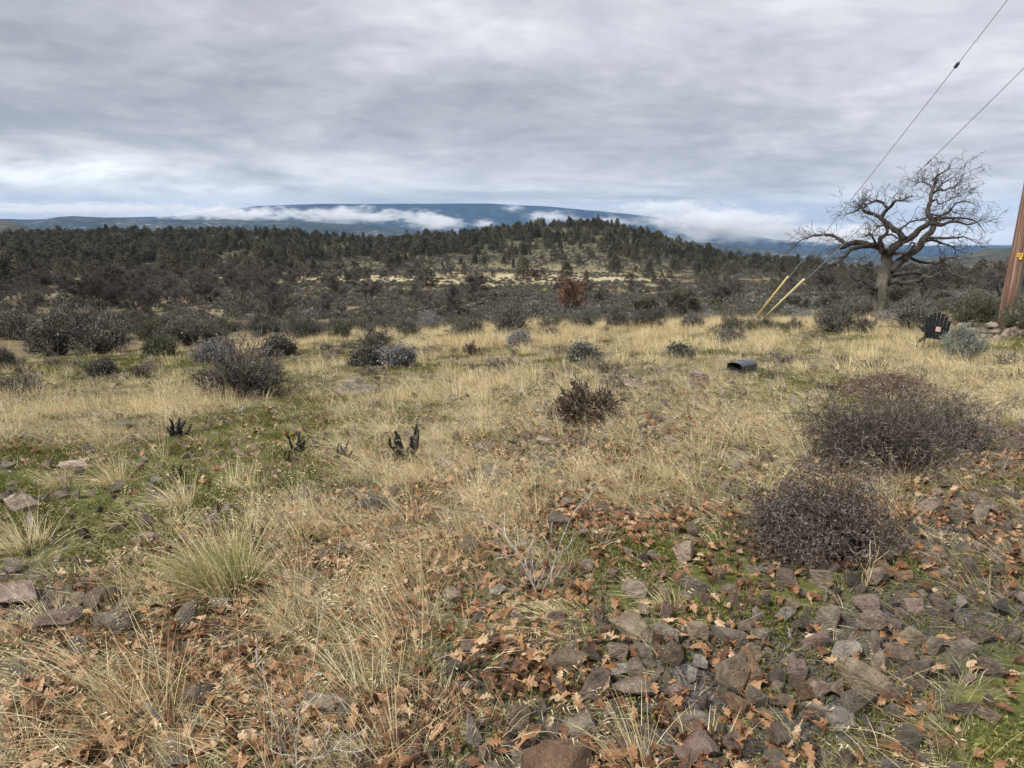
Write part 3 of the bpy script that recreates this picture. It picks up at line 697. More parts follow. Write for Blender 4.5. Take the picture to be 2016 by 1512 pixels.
def bush_mesh(name, rad, hgt, stems, par, seed, mats, leaf=None, tube=3, tip=None):
    """twiggy shrub: stems fan out of the root; clipped softly to a dome rad x hgt"""
    r = random.Random(seed); segs = []
    for i in range(stems):
        a = r.uniform(0, 6.28); o = r.uniform(.05, 1.0) ** .7 * par.get('fan', 1.15)
        d = Vector((math.cos(a) * math.sin(o), math.sin(a) * math.sin(o), math.cos(o)))
        Lm = 1 / math.sqrt((math.sin(o) / rad) ** 2 + (math.cos(o) / hgt) ** 2)
        grow(Vector((d.x * rad * .12, d.y * rad * .12, -.02)), d, Lm * par.get('L', .8) * r.uniform(.5, 1.12), par['r0'], 0, par, r, segs)
    P0, P1, R0, R1, lv = seg_arrays(segs)
    k = (P1[:, 2] > .0)
    P0, P1, R0, R1, lv = P0[k], P1[k], R0[k], R1[k], lv[k]
    ac = Acc(); h = P1[:, 2] / hgt + np.hypot(P1[:, 0], P1[:, 1]) / rad * .5
    top = (lv == lv.max()) & (h > 1.0) & (np.random.default_rng(seed).random(len(lv)) < (tip if tip else 0))
    V, Q = tubes(P0[~top], P1[~top], R0[~top], R1[~top], tube); ac.add(V, Q, m=0)
    if top.any():
        V, Q = tubes(P0[top], P1[top], R0[top], R1[top], tube); ac.add(V, Q, m=1)
    if leaf:
        q = np.random.default_rng(seed + 5); sel = lv >= leaf.get('lv', 1); pts = P1[sel]
        V, Q = leaf_quads(pts, leaf['size'], q, leaf['n'], leaf['jit'], leaf.get('up', .6), leaf.get('asp', 2.2)); ac.add(V, Q, m=leaf.get('m', 1))
    return ac.mesh(name, mats)

# oak leaf with round lobes, curled
def oak_leaf_mesh(seed, L=.09):
    r = random.Random(seed); w = [.04, .09, .24, .27, .13, .30, .36, .15, .34, .33, .16, .20, .15, .04]
    w = [q * r.uniform(.65, 1.2) for q in w]; w = w[:len(w) - (seed % 3) * 2] if seed % 4 == 3 else w
    n = len(w); V = []; c1 = r.uniform(-1.4, 2.2); c2 = r.uniform(-1.2, 1.8); tw = r.uniform(-1.3, 1.3)
    for i, q in enumerate(w):
        t = i / (n - 1); x = t - .5; z = c1 * (.25 - x * x) * .5
        for s in (-1, 0, 1):
            yy = s * q * r.uniform(.85, 1.15); a = tw * x
            lift = c2 * yy * yy * .9 + abs(yy) * .12
            V.append((( x + (abs(s) * .05 if q > .2 else 0)) * L, (yy * math.cos(a)) * L, (z + lift + yy * math.sin(a)) * L))
    V += [(-.5 * L - .02, 0.002, .004), (-.5 * L - .02, -.002, .004)]
    Q = [(3 * i + s, 3 * i + s + 1, 3 * i + s + 4, 3 * i + s + 3) for i in range(n - 1) for s in (0, 1)] + [(len(V) - 1, len(V) - 2, 2, 0)]
    return mk('oak_leaf', V, [Q], M['oak_leaf'], smooth=False)
LEAVES = [oak_leaf_mesh(s, .038 + .008 * (s % 4)) for s in range(12)]

def rock_mesh(seed, mat, flat=.6, n=12, chips=True, sub=0):
    r = random.Random(seed); bm = bmesh.new()
    for i in range(n):
        v = Vector((r.gauss(0, 1), r.gauss(0, 1), r.gauss(0, 1))).normalized() * r.uniform(.7, 1.0)
        v.x *= 1.0; v.y *= r.uniform(.7, .8); v.z *= flat
        bm.verts.new((v.x * .5, v.y * .5, v.z * .5))
    bmesh.ops.convex_hull(bm, input=bm.verts); loose = [v for v in bm.verts if not v.link_faces]
    for v in loose: bm.verts.remove(v)
    bmesh.ops.dissolve_limit(bm, angle_limit=R(14), verts=bm.verts, edges=bm.edges)
    bmesh.ops.bevel(bm, geom=list(bm.edges), offset=.009, segments=1, affect='EDGES', clamp_overlap=True)
    bmesh.ops.triangulate(bm, faces=bm.faces)
    for k in range(sub):
        bmesh.ops.subdivide_edges(bm, edges=bm.edges, cuts=1, use_grid_fill=True)
        for v in bm.verts:
            nn = vnoise(np.array([v.co.x * 7 * (k + 1) + seed]), np.array([(v.co.y + v.co.z * 1.7) * 7 * (k + 1)]), seed)[0] - .5
            v.co += v.co.normalized() * nn * .05 / (k + 1)
    me = bpy.data.meshes.new('stone'); bm.to_mesh(me); bm.free(); me.materials.append(M[mat])
    return me

# ---------------------------------------------------------------- grass, moss and litter: uncountable cover
def scatter(n, ymin, ymax, tmax=.78):
    """points spread evenly over the ground in view"""
    u = rng.uniform(0, 1, n); y = np.sqrt(ymin ** 2 + u * (ymax ** 2 - ymin ** 2)); t = rng.uniform(-tmax, tmax, n)
    return t * y, y
WIND = (-.45, -.10)

def grass_layers():
    # tall cured straw, near
    tall = []
    for k in range(5):
        ac = Acc(); V, Q, T = blades(30, .40, .50, .0024, (WIND[0] * .9, WIND[1]), .75, 4, .09, 100 + k, .65, 0, .3); ac.add(V, Q, T)
        V, Q, T = blades(44, .16, .9, .0024, WIND, 1.0, 3, .13, 200 + k, .6); ac.add(V, Q, T)
        tall.append(ac.mesh('straw_clump', M['straw']))
    x, y = scatter(9000, 1.3, 9.5); c = cover(STRAW, x, y); gap = fbm(x / .45, y / .45, 91, 2)
    k = (rng.random(len(x)) < c ** 1.8 * .95 * np.clip((gap - .35) * 4, .05, 1) * (1 - .6 * cover(GREEN, x, y))); x, y = x[k], y[k]
    n = len(x); rot = np.stack([rng.normal(0, .16, n), rng.normal(0, .16, n), rng.normal(0, .8, n)], 1)
    instancer('dry_grass', np.stack([x, y, ground(x, y)], 1), rot, rng.uniform(.45, 1.12, n), rng.integers(0, 5, n), tall, 'tall cured yellow grass leaning over the near slope')
    # matted low straw, near and middle
    mat_ = []
    for k in range(5):
        ac = Acc(); V, Q, T = blades(60, .17, .5, .003, WIND, 1.3, 3, .13, 300 + k, .6, .9); ac.add(V, Q, T)
        mat_.append(ac.mesh('matted_straw', M['straw_pale'] if k % 2 else M['straw_grey']))
    x, y = scatter(26000, 1.3, 12); c = (cover(STRAW, x, y) * .8 + cover(LEAF, x, y) * .25 + .1) * (1 - .8 * cover(GREEN, x, y))
    k = rng.random(len(x)) < c * .85; x, y = x[k], y[k]; n = len(x)
    rot = np.stack([rng.normal(0, .15, n), rng.normal(0, .15, n), rng.uniform(0, 6.28, n)], 1)
    instancer('matted_grass', np.stack([x, y, ground(x, y)], 1), rot, rng.uniform(.5, 1.1, n), rng.integers(0, 5, n), mat_, 'low matted pale straw lying on the ground')
    # field grass from the middle distance to the crest: broader blades, fuller tufts
    fld = []
    for k in range(6):
        ac = Acc(); V, Q, T = blades(48, .27 if k < 4 else .40, .42, .0052, (WIND[0] * .3, 0), .55, 2, .10, 400 + k, .6, 0, .12); ac.add(V, Q, T)
        fld.append(ac.mesh('field_tuft', M['straw'] if k % 3 else M['straw_pale']))
    x, y = scatter(34000, 8.5, 33); c = cover(STRAW, x, y); gap = fbm(x / 1.1, y / .9, 92, 3)
    k = rng.random(len(x)) < np.clip(c, .06, 1) ** 1.7 * 1.0 * np.clip((gap - .42) * 6, .04, 1) * (1 - .6 * cover(GREEN, x, y)) * np.clip((31 - y) / 6, 0, 1); x, y = x[k], y[k]; n = len(x)
    rot = np.stack([rng.normal(0, .1, n), rng.normal(0, .1, n), rng.uniform(-1, 1, n)], 1)
    instancer('field_grass', np.stack([x, y, ground(x, y)], 1), rot, rng.uniform(.35, 1.15, n), rng.integers(0, 6, n), fld, 'pale yellow grass covering the field up to its crest')
    dk = []
    for k in range(3):
        ac = Acc(); V, Q, T = blades(40, .15, .8, .007, (0, 0), .9, 2, .10, 450 + k, .6, .3); ac.add(V, Q, T); dk.append(ac.mesh('weed_tuft', M['straw_grey']))
    x, y = scatter(9000, 6, 30); k = rng.random(len(x)) < .95 * np.clip((fbm(x / .8, y / .8, 95, 2) - .42) * 8, 0, 1); x, y = x[k], y[k]; n = len(x)
    instancer('withered_weeds', np.stack([x, y, ground(x, y)], 1), np.stack([np.zeros(n), np.zeros(n), rng.uniform(0, 6.28, n)], 1), rng.uniform(.5, 1.3, n), rng.integers(0, 3, n), dk, 'low grey brown withered weeds among the field grass')
    # green grass and moss
    gr = []
    for k in range(4):
        ac = Acc(); V, Q, T = blades(50, .075, .55, .0026, (0, 0), .6, 2, .07, 500 + k, .6); ac.add(V, Q, T); gr.append(ac.mesh('green_tuft', M['green_grass']))
    for k in range(2):
        ac = Acc(); V, Q, T = blades(26, .17, .4, .0026, WIND, .7, 3, .05, 520 + k, .6); ac.add(V, Q, T); gr.append(ac.mesh('green_tuft', M['green_grass']))
    x, y = scatter(46000, 1.3, 16); c = cover(GREEN, x, y); gap = fbm(x / .3, y / .3, 93, 2)
    k = rng.random(len(x)) < np.clip(c * 1.25 + .16, 0, 1) ** 1.25 * .95 * np.clip((gap - .36) * 5, .05, 1); x, y = x[k], y[k]; n = len(x)
    idx = np.where(rng.random(n) < .12, rng.integers(4, 6, n), rng.integers(0, 4, n))
    instancer('green_grass', np.stack([x, y, ground(x, y)], 1), np.stack([np.zeros(n), np.zeros(n), rng.uniform(0, 6.28, n)], 1), rng.uniform(.4, 1.1, n), idx, gr, 'short fresh green grass sprouting on mossy patches')
    ms = []
    for k in range(4):
        r = np.random.default_rng(600 + k); m_ = 90; a = r.uniform(0, 6.28, m_); q = .11 * np.sqrt(r.random(m_))
        V, Q = leaf_quads(np.stack([np.cos(a) * q, np.sin(a) * q, r.uniform(0, .012, m_)], 1), .016, r, 2, .006, .8, 1.6); ms.append(mk('moss_pad', V, [Q], M['moss']))
    x, y = scatter(52000, 1.3, 22); c = cover(GREEN, x, y) + .25; gap = fbm(x / .35, y / .35, 94, 3)
    k = rng.random(len(x)) < c * .9 * np.clip((gap - .38) * 5, 0, 1); x, y = x[k], y[k]; n = len(x)
    instancer('moss', np.stack([x, y, ground(x, y)], 1), np.stack([np.zeros(n), np.zeros(n), rng.uniform(0, 6.28, n)], 1), rng.uniform(.6, 1.4, n), rng.integers(0, 4, n), ms, 'dark green moss covering the bare ground')
grass_layers()

# ---------------------------------------------------------------- stones
ROCKV = {m: [rock_mesh(i * 31 + j * 7, m, [.45, .6, .8][j % 3]) for j in range(3)] for i, m in enumerate(RK)}
SEEN = set()
def hero_stone(px, py, w, hr, mat, label, seed, flat=.6, ang=0, tilt=(0, 0), sub=1, sink=.25, cat='stone', name='stone'):
    """px, py: where its foot meets the ground in the photograph; w: its width in photograph pixels"""
    p = at(px, py); wm = w / F * proj(p.x, p.y, p.z)[2]
    me = rock_mesh(seed, mat, flat, 14, sub=sub)
    o = obj(name, me, None, p + Vector((0, 0, wm * hr * (.5 - sink))), (tilt[0], tilt[1], ang), (wm * 1.12, wm * 1.1, wm * hr / flat * 1.1))
    return tag(o, label, cat)
HERO = [
 (1105, 1525, 150, .75, 'rock_rust', 'flat topped dark rusty block at the bottom edge', 5, .9, .1, (.25, 0)),
 (985, 1540, 110, .55, 'rock_grey', 'grey wedge stone left of the rusty block at the bottom edge', 6, .6, .5, (.3, .2)),
 (1145, 1450, 110, .5, 'rock_grey', 'grey slanting stone just behind the rusty block', 7, .5, .2, (.2, -.3)),
 (1445, 1345, 115, .8, 'rock_brown', 'large round shouldered brown stone left of the orange faced one', 12, .8, .4),
 (1475, 1345, 78, 1.0, 'rock_rust', 'orange faced broken stone in the middle of the rubble', 14, .9, 1.2),
 (1245, 1255, 100, .6, 'rock_brown', 'long brown stone slanting at the upper left of the rubble', 22, .5, -.5, (0, .35)),
 (1265, 1290, 70, .55, 'rock_grey', 'slab end below the long slanting brown stone', 23, .5, -.6, (0, .3)),
 (1440, 1265, 95, .5, 'rock_grey', 'blue grey angular slab above the round brown stone', 31, .45, .2, (.3, .2)),
 (1500, 1262, 70, .5, 'rock_grey', 'small grey slab right of the blue grey slab', 32, .45, .8, (.2, .1)),
 (1220, 1330, 52, .7, 'rock_pale', 'pale topped stone with a red underside in the left rubble', 41, .6, .1),
 (1250, 1325, 60, .7, 'rock_purple', 'rounded purplish stone right of the pale topped one', 42, .8, .6),
 (1115, 1315, 95, .55, 'rock_brown', 'cracked brown stone at the left end of the rubble', 43, .6, .0),
 (1245, 1370, 100, .5, 'rock_purple', 'wide purple grey stone below the pale topped one', 44, .5, .1),
 (1290, 1345, 35, 1.1, 'rock_brown', 'narrow upright brown stone in the left rubble', 45, .9, .3),
 (1318, 1345, 42, 1.0, 'rock_brown', 'upright brown stone beside the narrow one', 46, .9, 1.3),
 (1340, 1370, 85, .45, 'rock_red', 'thin pinkish slab pointing right in the left rubble', 47, .4, .3, (.2, .15)),
 (1320, 1400, 62, .75, 'rock_rust', 'rounded tan stone under the pinkish slab', 48, .8, .4),
 (1385, 1395, 55, .8, 'rock_purple', 'purple stone right of the pinkish slab', 49, .7, .7),
 (1360, 1430, 85, .55, 'rock_grey', 'grey stone with a dark red side below the purple stone', 50, .55, .1),
 (1415, 1455, 65, .7, 'rock_brown', 'brown stone behind the maroon topped slab', 51, .7, 1.0),
 (1380, 1490, 105, .6, 'rock_red', 'maroon topped slab near the bottom of the rubble', 52, .55, .2, (.2, 0)),
 (1490, 1480, 75, .5, 'rock_dark', 'dark slate stone right of the maroon topped slab', 53, .5, .3),
 (1520, 1510, 80, .6, 'rock_grey', 'grey stone at the bottom edge under the dark slate', 54, .5, .9),
 (1400, 1512, 70, .6, 'rock_grey', 'dark grey wedge at the bottom edge with a lichen spot', 55, .5, -.4),
 (1485, 1390, 80, .9, 'rock_grey', 'pointed grey stone with lichen in the middle of the rubble', 56, .9, .2, (0, .2)),
 (1525, 1345, 55, 1.0, 'rock_dark', 'leaning dark shard right of the orange faced stone', 57, .5, 1.2, (.1, .7)),
 (1567, 1335, 62, 1.0, 'rock_red', 'square rosy stone standing among the rubble', 58, .9, .3),
 (1610, 1365, 62, .95, 'rock_purple', 'tapering purple stone right of the rosy one', 59, .8, .6),
 (1585, 1380, 58, .85, 'rock_rust', 'rust spotted stone below the rosy one', 60, .8, .2),
 (1542, 1390, 55, .6, 'rock_brown', 'flat brown stone left of the rust spotted one', 61, .5, -.3),
 (1660, 1295, 95, .6, 'rock_pale', 'glossy pale veined slab at the top right of the rubble', 62, .45, -.2, (.3, .2)),
 (1690, 1350, 120, .55, 'rock_brown', 'broad dark folded stone in the right rubble', 63, .5, -.2, (.15, .15)),
 (1690, 1400, 105, .75, 'rock_grey', 'big lichened stone below the broad folded one', 64, .75, .5),
 (1648, 1425, 78, .6, 'rock_pale', 'flat faced pale stone leaning over leaves in the right rubble', 65, .55, .1, (.3, 0)),
 (1765, 1375, 70, .5, 'rock_red', 'smooth pink stone at the right of the rubble', 66, .5, 0),
 (1800, 1335, 65, 1.0, 'rock_grey', 'tall grey split stone at the right of the rubble', 67, .9, -.4, (0, -.3)),
 (1890, 1405, 75, .95, 'rock_grey', 'upright grey stone with a moss cap in the right grass', 68, .9, .2),
 (1795, 1270, 75, .65, 'rock_brown', 'rounded mossy brown stone on the edge of the gravel', 69, .65, .3),
 (1770, 1300, 85, .55, 'rock_purple', 'long purple stone below the mossy brown one', 70, .5, -.2),
 (1720, 1235, 75, .7, 'rock_purple', 'square purple stone with a lit top beside the gravel', 71, .8, .2),
 (1700, 1200, 80, .6, 'rock_red', 'reddish stone behind the square purple one', 72, .6, .5),
 (1795, 1205, 75, .6, 'rock_red', 'mottled maroon stone on the gravel', 73, .6, -.1),
 (1925, 1260, 80, .5, 'rock_purple', 'pale purple slab lying on the gravel', 74, .5, .2),
 (1740, 1135, 60, .75, 'rock_rust', 'red brown block beside the path of gravel', 75, .8, .1),
 (1790, 1080, 45, .9, 'rock_red', 'pointed brown stone at the top of the gravel', 76, .9, .2),
 (1820, 1120, 48, .6, 'rock_grey', 'grey block with red side on the upper gravel', 77, .7, .4),
 (1850, 1135, 55, .45, 'rock_grey', 'flat grey stone right of the grey block', 78, .4, .1),
 (1548, 1130, 38, .8, 'rock_dark', 'dark brown pointed stone on the green moss', 79, .8, .5),
 (1508, 1128, 38, .75, 'rock_pale', 'pale knobbly stone on the green moss', 80, .7, 0),
 (1612, 1135, 45, .65, 'rock_grey', 'low grey stone under the front bush', 81, .6, .3),
 (1550, 1195, 60, .6, 'rock_brown', 'brown ridged stone on the moss above the rubble', 82, .55, -.4),
 (1545, 1222, 48, .8, 'rock_pale', 'whitish stone below the brown ridged one', 83, .7, .2),
 (1430, 1165, 52, .45, 'rock_grey', 'flat grey stone on the green grass', 84, .45, -.3),
 (1460, 1155, 34, .8, 'rock_purple', 'small lilac stone on the green grass', 85, .7, .1),
 (1835, 1010, 60, .7, 'rock_purple', 'dark purple boulder right of the front bush', 86, .75, 0),
 (1890, 1000, 40, .7, 'rock_pale', 'small stone right of the dark purple boulder', 87, .7, .9),
 (1980, 985, 60, .5, 'rock_purple', 'pinkish stone near the right edge', 88, .5, .1),
 (1910, 880, 50, .6, 'rock_grey', 'grey stone behind the wide bush', 89, .6, .3),
 (975, 1168, 52, .45, 'rock_pale', 'smooth pale stone among leaves in the centre', 90, .5, .1),
 (1070, 880, 52, .6, 'rock_purple', 'pale topped rock with dark side in the middle of the slope', 91, .6, -.2, (.2, .15)),
 (1165, 870, 45, .5, 'rock_purple', 'low stone right of the pale topped rock', 92, .5, .1),
 (1375, 762, 58, .85, 'rock_red', 'triangular pink rock standing in the upper field', 93, .6, .2, (0, .5)),
 (1245, 765, 60, .55, 'rock_purple', 'rounded lilac rock left of the triangular one', 94, .6, .1),
 (975, 940, 95, .35, 'rock_grey', 'dark low boulder with moss behind the bare twig', 95, .4, .1),
 (955, 890, 55, .5, 'rock_purple', 'broken rock in the grass at the centre', 96, .5, .3),
 (730, 1005, 90, .55, 'rock_dark', 'dark mossy boulder in the straw left of centre', 97, .6, .2),
 (705, 778, 90, .6, 'rock_dark', 'large lichened boulder in the far field', 98, .5, .05),
 (40, 1185, 150, .3, 'rock_red', 'broad pinkish ledge at the left edge', 99, .35, .1),
 (118, 1230, 95, .6, 'rock_red', 'pinkish block below the ledge', 100, .7, .3),
 (215, 1240, 130, .4, 'rock_grey', 'wide grey boulder beside the pinkish block', 101, .5, .1),
 (395, 1385, 85, .65, 'rock_purple', 'grey hump stone in the straw at the lower left', 102, .7, .4),
 (630, 1395, 120, .35, 'rock_grey', 'long grey green stone in the straw at the lower centre', 103, .4, -.15, (0, -.15)),
 (355, 1525, 80, .7, 'rock_grey', 'grey cracked stone at the bottom edge left of centre', 104, .7, .1),
 (290, 1065, 75, .3, 'rock_purple', 'low purplish slab on the mossy ground', 105, .4, .1),
 (435, 990, 38, .35, 'rock_red', 'small pink flat stone on the moss', 106, .4, .1),
 (285, 910, 22, .6, 'rock_pale', 'small white grey stone on the moss', 107, .6, .1),
 (170, 895, 40, .8, 'rock_dark', 'round dark rock among the left straw', 108, .8, .1),
 (150, 920, 80, .25, 'rock_purple', 'long low purple stone below the round dark rock', 109, .3, .0),
 (15, 925, 40, .6, 'rock_dark', 'dark stone at the left edge', 110, .7, 0),
 (250, 845, 90, .25, 'rock_dark', 'dark low rock shelf in the left field', 111, .3, 0),
 (580, 800, 26, .6, 'rock_red', 'small red rock in the middle of the left field', 112, .6, 0),
 (735, 812, 22, .6, 'rock_dark', 'small black rock right of the small red one', 113, .6, 0),
 (1030, 815, 30, .6, 'rock_brown', 'brown rock left of the brown shrub', 114, .6, 0),
 (1150, 668, 30, .4, 'rock_grey', 'flat grey rock on the crest of the field', 115, .4, 0),
 (1460, 885, 40, .5, 'rock_grey', 'grey rock beside the grass in the right centre', 116, .5, 0),
 (1232, 952, 30, .6, 'rock_grey', 'blue grey stone in the grass right of centre', 117, .6, 0),
 (945, 1300, 45, .4, 'rock_grey', 'grey stone half under leaves at the lower centre', 118, .5, 0),
 (865, 1385, 50, .6, 'rock_grey', 'grey stone in leaves left of the rubble', 119, .6, 0),
]
hero_pos = []; HLAB = []
for h in HERO:
    px, py, w, hr, mat, lab, seed, flat, ang = h[:9]
    o = hero_stone(px, py, w, hr, mat, lab, seed, flat, ang, h[9] if len(h) > 9 else (rng.normal(0, .08), rng.normal(0, .08)))
    HLAB.append(lab); hero_pos.append((o.location.x, o.location.y, o.scale.x * .38))
HP = np.array(hero_pos)
def beside(x, y):
    d = np.hypot(HP[:, 0] - x, HP[:, 1] - y); k = int(np.argmin(d)); return HLAB[k], float(d[k])

def loose_stones():
    x, y = scatter(120000, 1.4, 16); c = cover(STONE, x, y); s = .028 + .13 * rng.beta(1.15, 3.0, len(x))
    s = np.where(rng.random(len(x)) < .05, s * 1.6, s)
    p = c ** 1.3 * .9 * np.where(s < .05, 1, .75) * np.clip((9 - np.hypot(x, y)) / 4, .3, 1)
    k = rng.random(len(x)) < p; x, y, s = x[k], y[k], s[k]
    order = np.argsort(-s); keep = []; cell = {}
    for i in order:                                # stones do not sit inside each other
        if len(HP) and (np.hypot(HP[:, 0] - x[i], HP[:, 1] - y[i]) < HP[:, 2] * .8 + s[i] * .25).any(): continue
        ci, cj = int(x[i] / .12), int(y[i] / .12); ok = True
        for a in (-1, 0, 1):
            for b in (-1, 0, 1):
                for (q, w, e) in cell.get((ci + a, cj + b), ()):
                    if (q - x[i]) ** 2 + (w - y[i]) ** 2 < ((e + s[i]) * .345) ** 2: ok = False
        if ok: keep.append(i); cell.setdefault((ci, cj), []).append((x[i], y[i], s[i]))
    x, y, s = x[keep], y[keep], s[keep]; z = ground(x, y); n = len(x); px, py, dep = proj(x, y, z)
    inv = (px > 0) & (px < 2016) & (py < 1520); order = np.argsort(-np.where(inv, s / dep, 0))
    allv = [(m, v) for m in RK for v in ROCKV[m]]
    wts = np.array([{'rock_grey': 1, 'rock_purple': 1.1, 'rock_brown': .9, 'rock_dark': .8, 'rock_red': .7, 'rock_pale': .5, 'rock_rust': .45}[m] for m, v in allv]); wts /= wts.sum()
    pick = rng.choice(len(allv), n, p=wts); rot = np.stack([rng.normal(0, .25, n), rng.normal(0, .25, n), rng.uniform(0, 6.28, n)], 1)
    hgt = s * rng.uniform(1.25, 2.0, n)
    cn = {'rock_grey': 'grey', 'rock_purple': 'purplish', 'rock_brown': 'brown', 'rock_dark': 'dark grey', 'rock_red': 'reddish', 'rock_pale': 'pale', 'rock_rust': 'rust orange'}
    for i in order[:225]:
        m = allv[pick[i]][0]
        if px[i] > 1690 and py[i] < 1420: w_ = 'on the gravel at the right'; g = 'loose stones on the gravel at the right'
        elif py[i] > 1230 and px[i] > 1000: w_ = 'in the rubble at the lower right'; g = 'loose stones in the lower right rubble'
        elif px[i] > 1300 and py[i] > 1080: w_ = 'on the mossy ground under the front bush'; g = 'loose stones on the moss under the front bush'
        elif px[i] < 700: w_ = 'on the ground of the left half'; g = 'loose stones of the left half'
        else: w_ = 'in the grass of the middle slope'; g = 'loose stones of the middle slope'
        o = obj('stone', allv[pick[i]][1], None, (x[i], y[i], z[i] + hgt[i] * .17), rot[i], (s[i] * 1.15, s[i] * 1.05, hgt[i]))
        hl, hd = beside(x[i], y[i])
        hl = hl if len(hl.split()) <= 11 else hl.replace('the ', '', 1)
        if hd < .5: tag(o, 'loose ' + cn[m].split()[0] + ' stone by the ' + hl, 'stone', cn[m] + ' loose stones next to the ' + hl)
        else: tag(o, 'small ' + cn[m] + ' stone lying loose ' + w_, 'stone', cn[m] + ' ' + g)
    rest = order[225:]
    instancer('rubble', np.stack([x, y, z + hgt * .16], 1)[rest], rot[rest], np.stack([s * 1.15, s * 1.05, hgt], 1)[rest], pick[rest], [v for m, v in allv], 'small stones scattered over the ground')
    # fine gravel on the bare patch
    x, y = scatter(60000, 1.4, 8); c = cover(SOIL, x, y); k = rng.random(len(x)) < (c ** 3) * .6; x, y = x[k], y[k]; n = len(x)
    instancer('gravel', np.stack([x, y, ground(x, y)], 1), np.stack([rng.normal(0, .4, n), rng.normal(0, .4, n), rng.uniform(0, 6.28, n)], 1), rng.uniform(.008, .026, n), rng.choice(len(allv), n, p=wts), [v for m, v in allv], 'fine dark gravel on the bare ground')
loose_stones()

# ---------------------------------------------------------------- fallen oak leaves
def fallen_leaves():
    x, y = scatter(260000, 1.3, 12); c = cover(LEAF, x, y); gap = .5 * fbm(x / .28, y / .28, 96, 2) + .5 * fbm(x / .11, y / .11, 97, 2)
    k = rng.random(len(x)) < c ** 1.35 * .95 * np.clip((gap - .31) * 4, .04, 1); x, y = x[k], y[k]; z = ground(x, y)
    n = len(x); px, py, dep = proj(x, y, z); inview = (px > 0) & (px < 2016) & (py < 1512)
    order = np.argsort(np.where(inview, dep, 1e9)); near = order[:300]; rest = order[300:]
    lift = rng.uniform(.004, .045, n)
    for i in near:
        o = obj('oak_leaf', LEAVES[rng.integers(12)], None, (x[i], y[i], z[i] + lift[i]), (rng.normal(0, .6), rng.normal(0, .6), rng.uniform(0, 6.28)), rng.uniform(.7, 1.25))
        hl, hd = beside(x[i], y[i]); hl = ' '.join(hl.split()[:11]) if len(hl.split()) <= 11 else hl.replace('the ', '', 1); tag(o, ('oak leaf by the ' if hd < .35 else 'oak leaf off ') + hl, 'leaf', 'oak leaves ' + ('by the ' if hd < .35 else 'near the ') + hl)
    m = len(rest)
    instancer('leaf_litter', np.stack([x, y, z + lift], 1)[rest], np.stack([rng.normal(0, .5, m), rng.normal(0, .5, m), rng.uniform(0, 6.28, m)], 1), rng.uniform(.7, 1.2, m), rng.integers(0, 12, m), LEAVES, 'brown oak leaves littering the slope')
fallen_leaves()

# ---------------------------------------------------------------- the big bare bushes in front
TW = dict(seg=[6, 5, 3, 2], wig=.26, up=.03, rmin=.0012, depth=3, kids=[2, 1, 1, 0], ang=.95, lr=.5, pk=.85, r0=.0075, fan=1.3, L=.72, low=True)
def big_bush(px, py, rad, rady, hgt, stems, seed, label, mats, par=TW, leaf=None, tip=.5, name='bare_bush', group=None, tube=3):
    p = at(px, py)
    q = dict(par); me = bush_mesh(name, rad, hgt, stems, q, seed, [M[m] for m in mats], leaf, tube, tip)
    o = obj(name, me, None, p + Vector((0, 0, .0)), None, (1, rady / rad, 1)); return tag(o, label, 'bush', group)
LF = dict(size=.016, n=2, jit=.012, lv=1, m=0, asp=1.8)
big_bush(1728, 915, .80, .62, .84, 125, 1, 'widest dark bare thorny bush on the right slope', ['twig_dark', 'twig_pale'], leaf=None)
big_bush(1868, 885, .50, .45, .74, 50, 2, 'right shoulder of dark bare twigs joined to the widest bush', ['twig_dark', 'twig_pale'])
big_bush(1602, 1080, .46, .42, .72, 110, 3, 'front bare bush with pale standing shoots and brown leaves inside', ['twig_dark', 'twig_pale', 'twig_leaf'], leaf=dict(size=.018, n=1, jit=.008, lv=3, m=2, asp=1.8), tip=.75)
SH = dict(seg=[5, 4, 3], wig=.16, up=.05, rmin=.0035, depth=2, kids=[2, 2, 0], ang=.75, lr=.5, pk=.85, r0=.012, fan=1.2, L=.78)
big_bush(478, 785, .62, .55, .92, 130, 4, 'round dark bare bush in the left field', ['twig_oak', 'twig_dark'], SH, tip=.3)
big_bush(1150, 834, .37, .34, .46, 60, 5, 'brown bare bush beside rocks in the centre of the slope', ['twig_leaf', 'twig_dark'], SH)
big_bush(200, 742, .36, .3, .42, 40, 6, 'small dark green grey bush in the left mossy field', ['twig_dark', 'sage'], SH, dict(size=.04, n=2, jit=.04, lv=1, m=1), 0)
big_bush(270, 748, .24, .2, .28, 26, 7, 'small grey brown shrub right of the small dark bush', ['twig_dark', 'twig_pale'], SH, tip=.3)
big_bush(40, 782, .52, .5, .42, 60, 8, 'low spreading grey bush at the left edge', ['twig_dark', 'twig_pale'], SH, tip=.3)
big_bush(1150, 712, .28, .25, .36, 30, 9, 'dark upright shrub in the far grass at the centre', ['twig_dark', 'sage'], SH, dict(size=.05, n=2, jit=.05, lv=1, m=1), 0)
big_bush(936, 698, .28, .25, .32, 30, 10, 'brown low shrub in the far grass left of centre', ['twig_leaf', 'twig_dark'], SH)
big_bush(778, 720, .36, .34, .36, 50, 11, 'silvery grey bush in the far field', ['twig_dark', 'sage_pale'], SH, dict(size=.05, n=3, jit=.05, lv=1, m=1), 0, 'sagebrush')
big_bush(722, 720, .27, .25, .32, 36, 12, 'dark bush touching the silvery one on its left', ['twig_dark', 'sage'], SH, dict(size=.05, n=2, jit=.05, lv=1, m=1), 0)
big_bush(1022, 682, .24, .22, .30, 30, 13, 'pale grey shrub on the crest behind the brown low shrub', ['twig_pale', 'sage_pale'], SH, dict(size=.05, n=2, jit=.05, lv=1, m=1), 0, 'sagebrush')
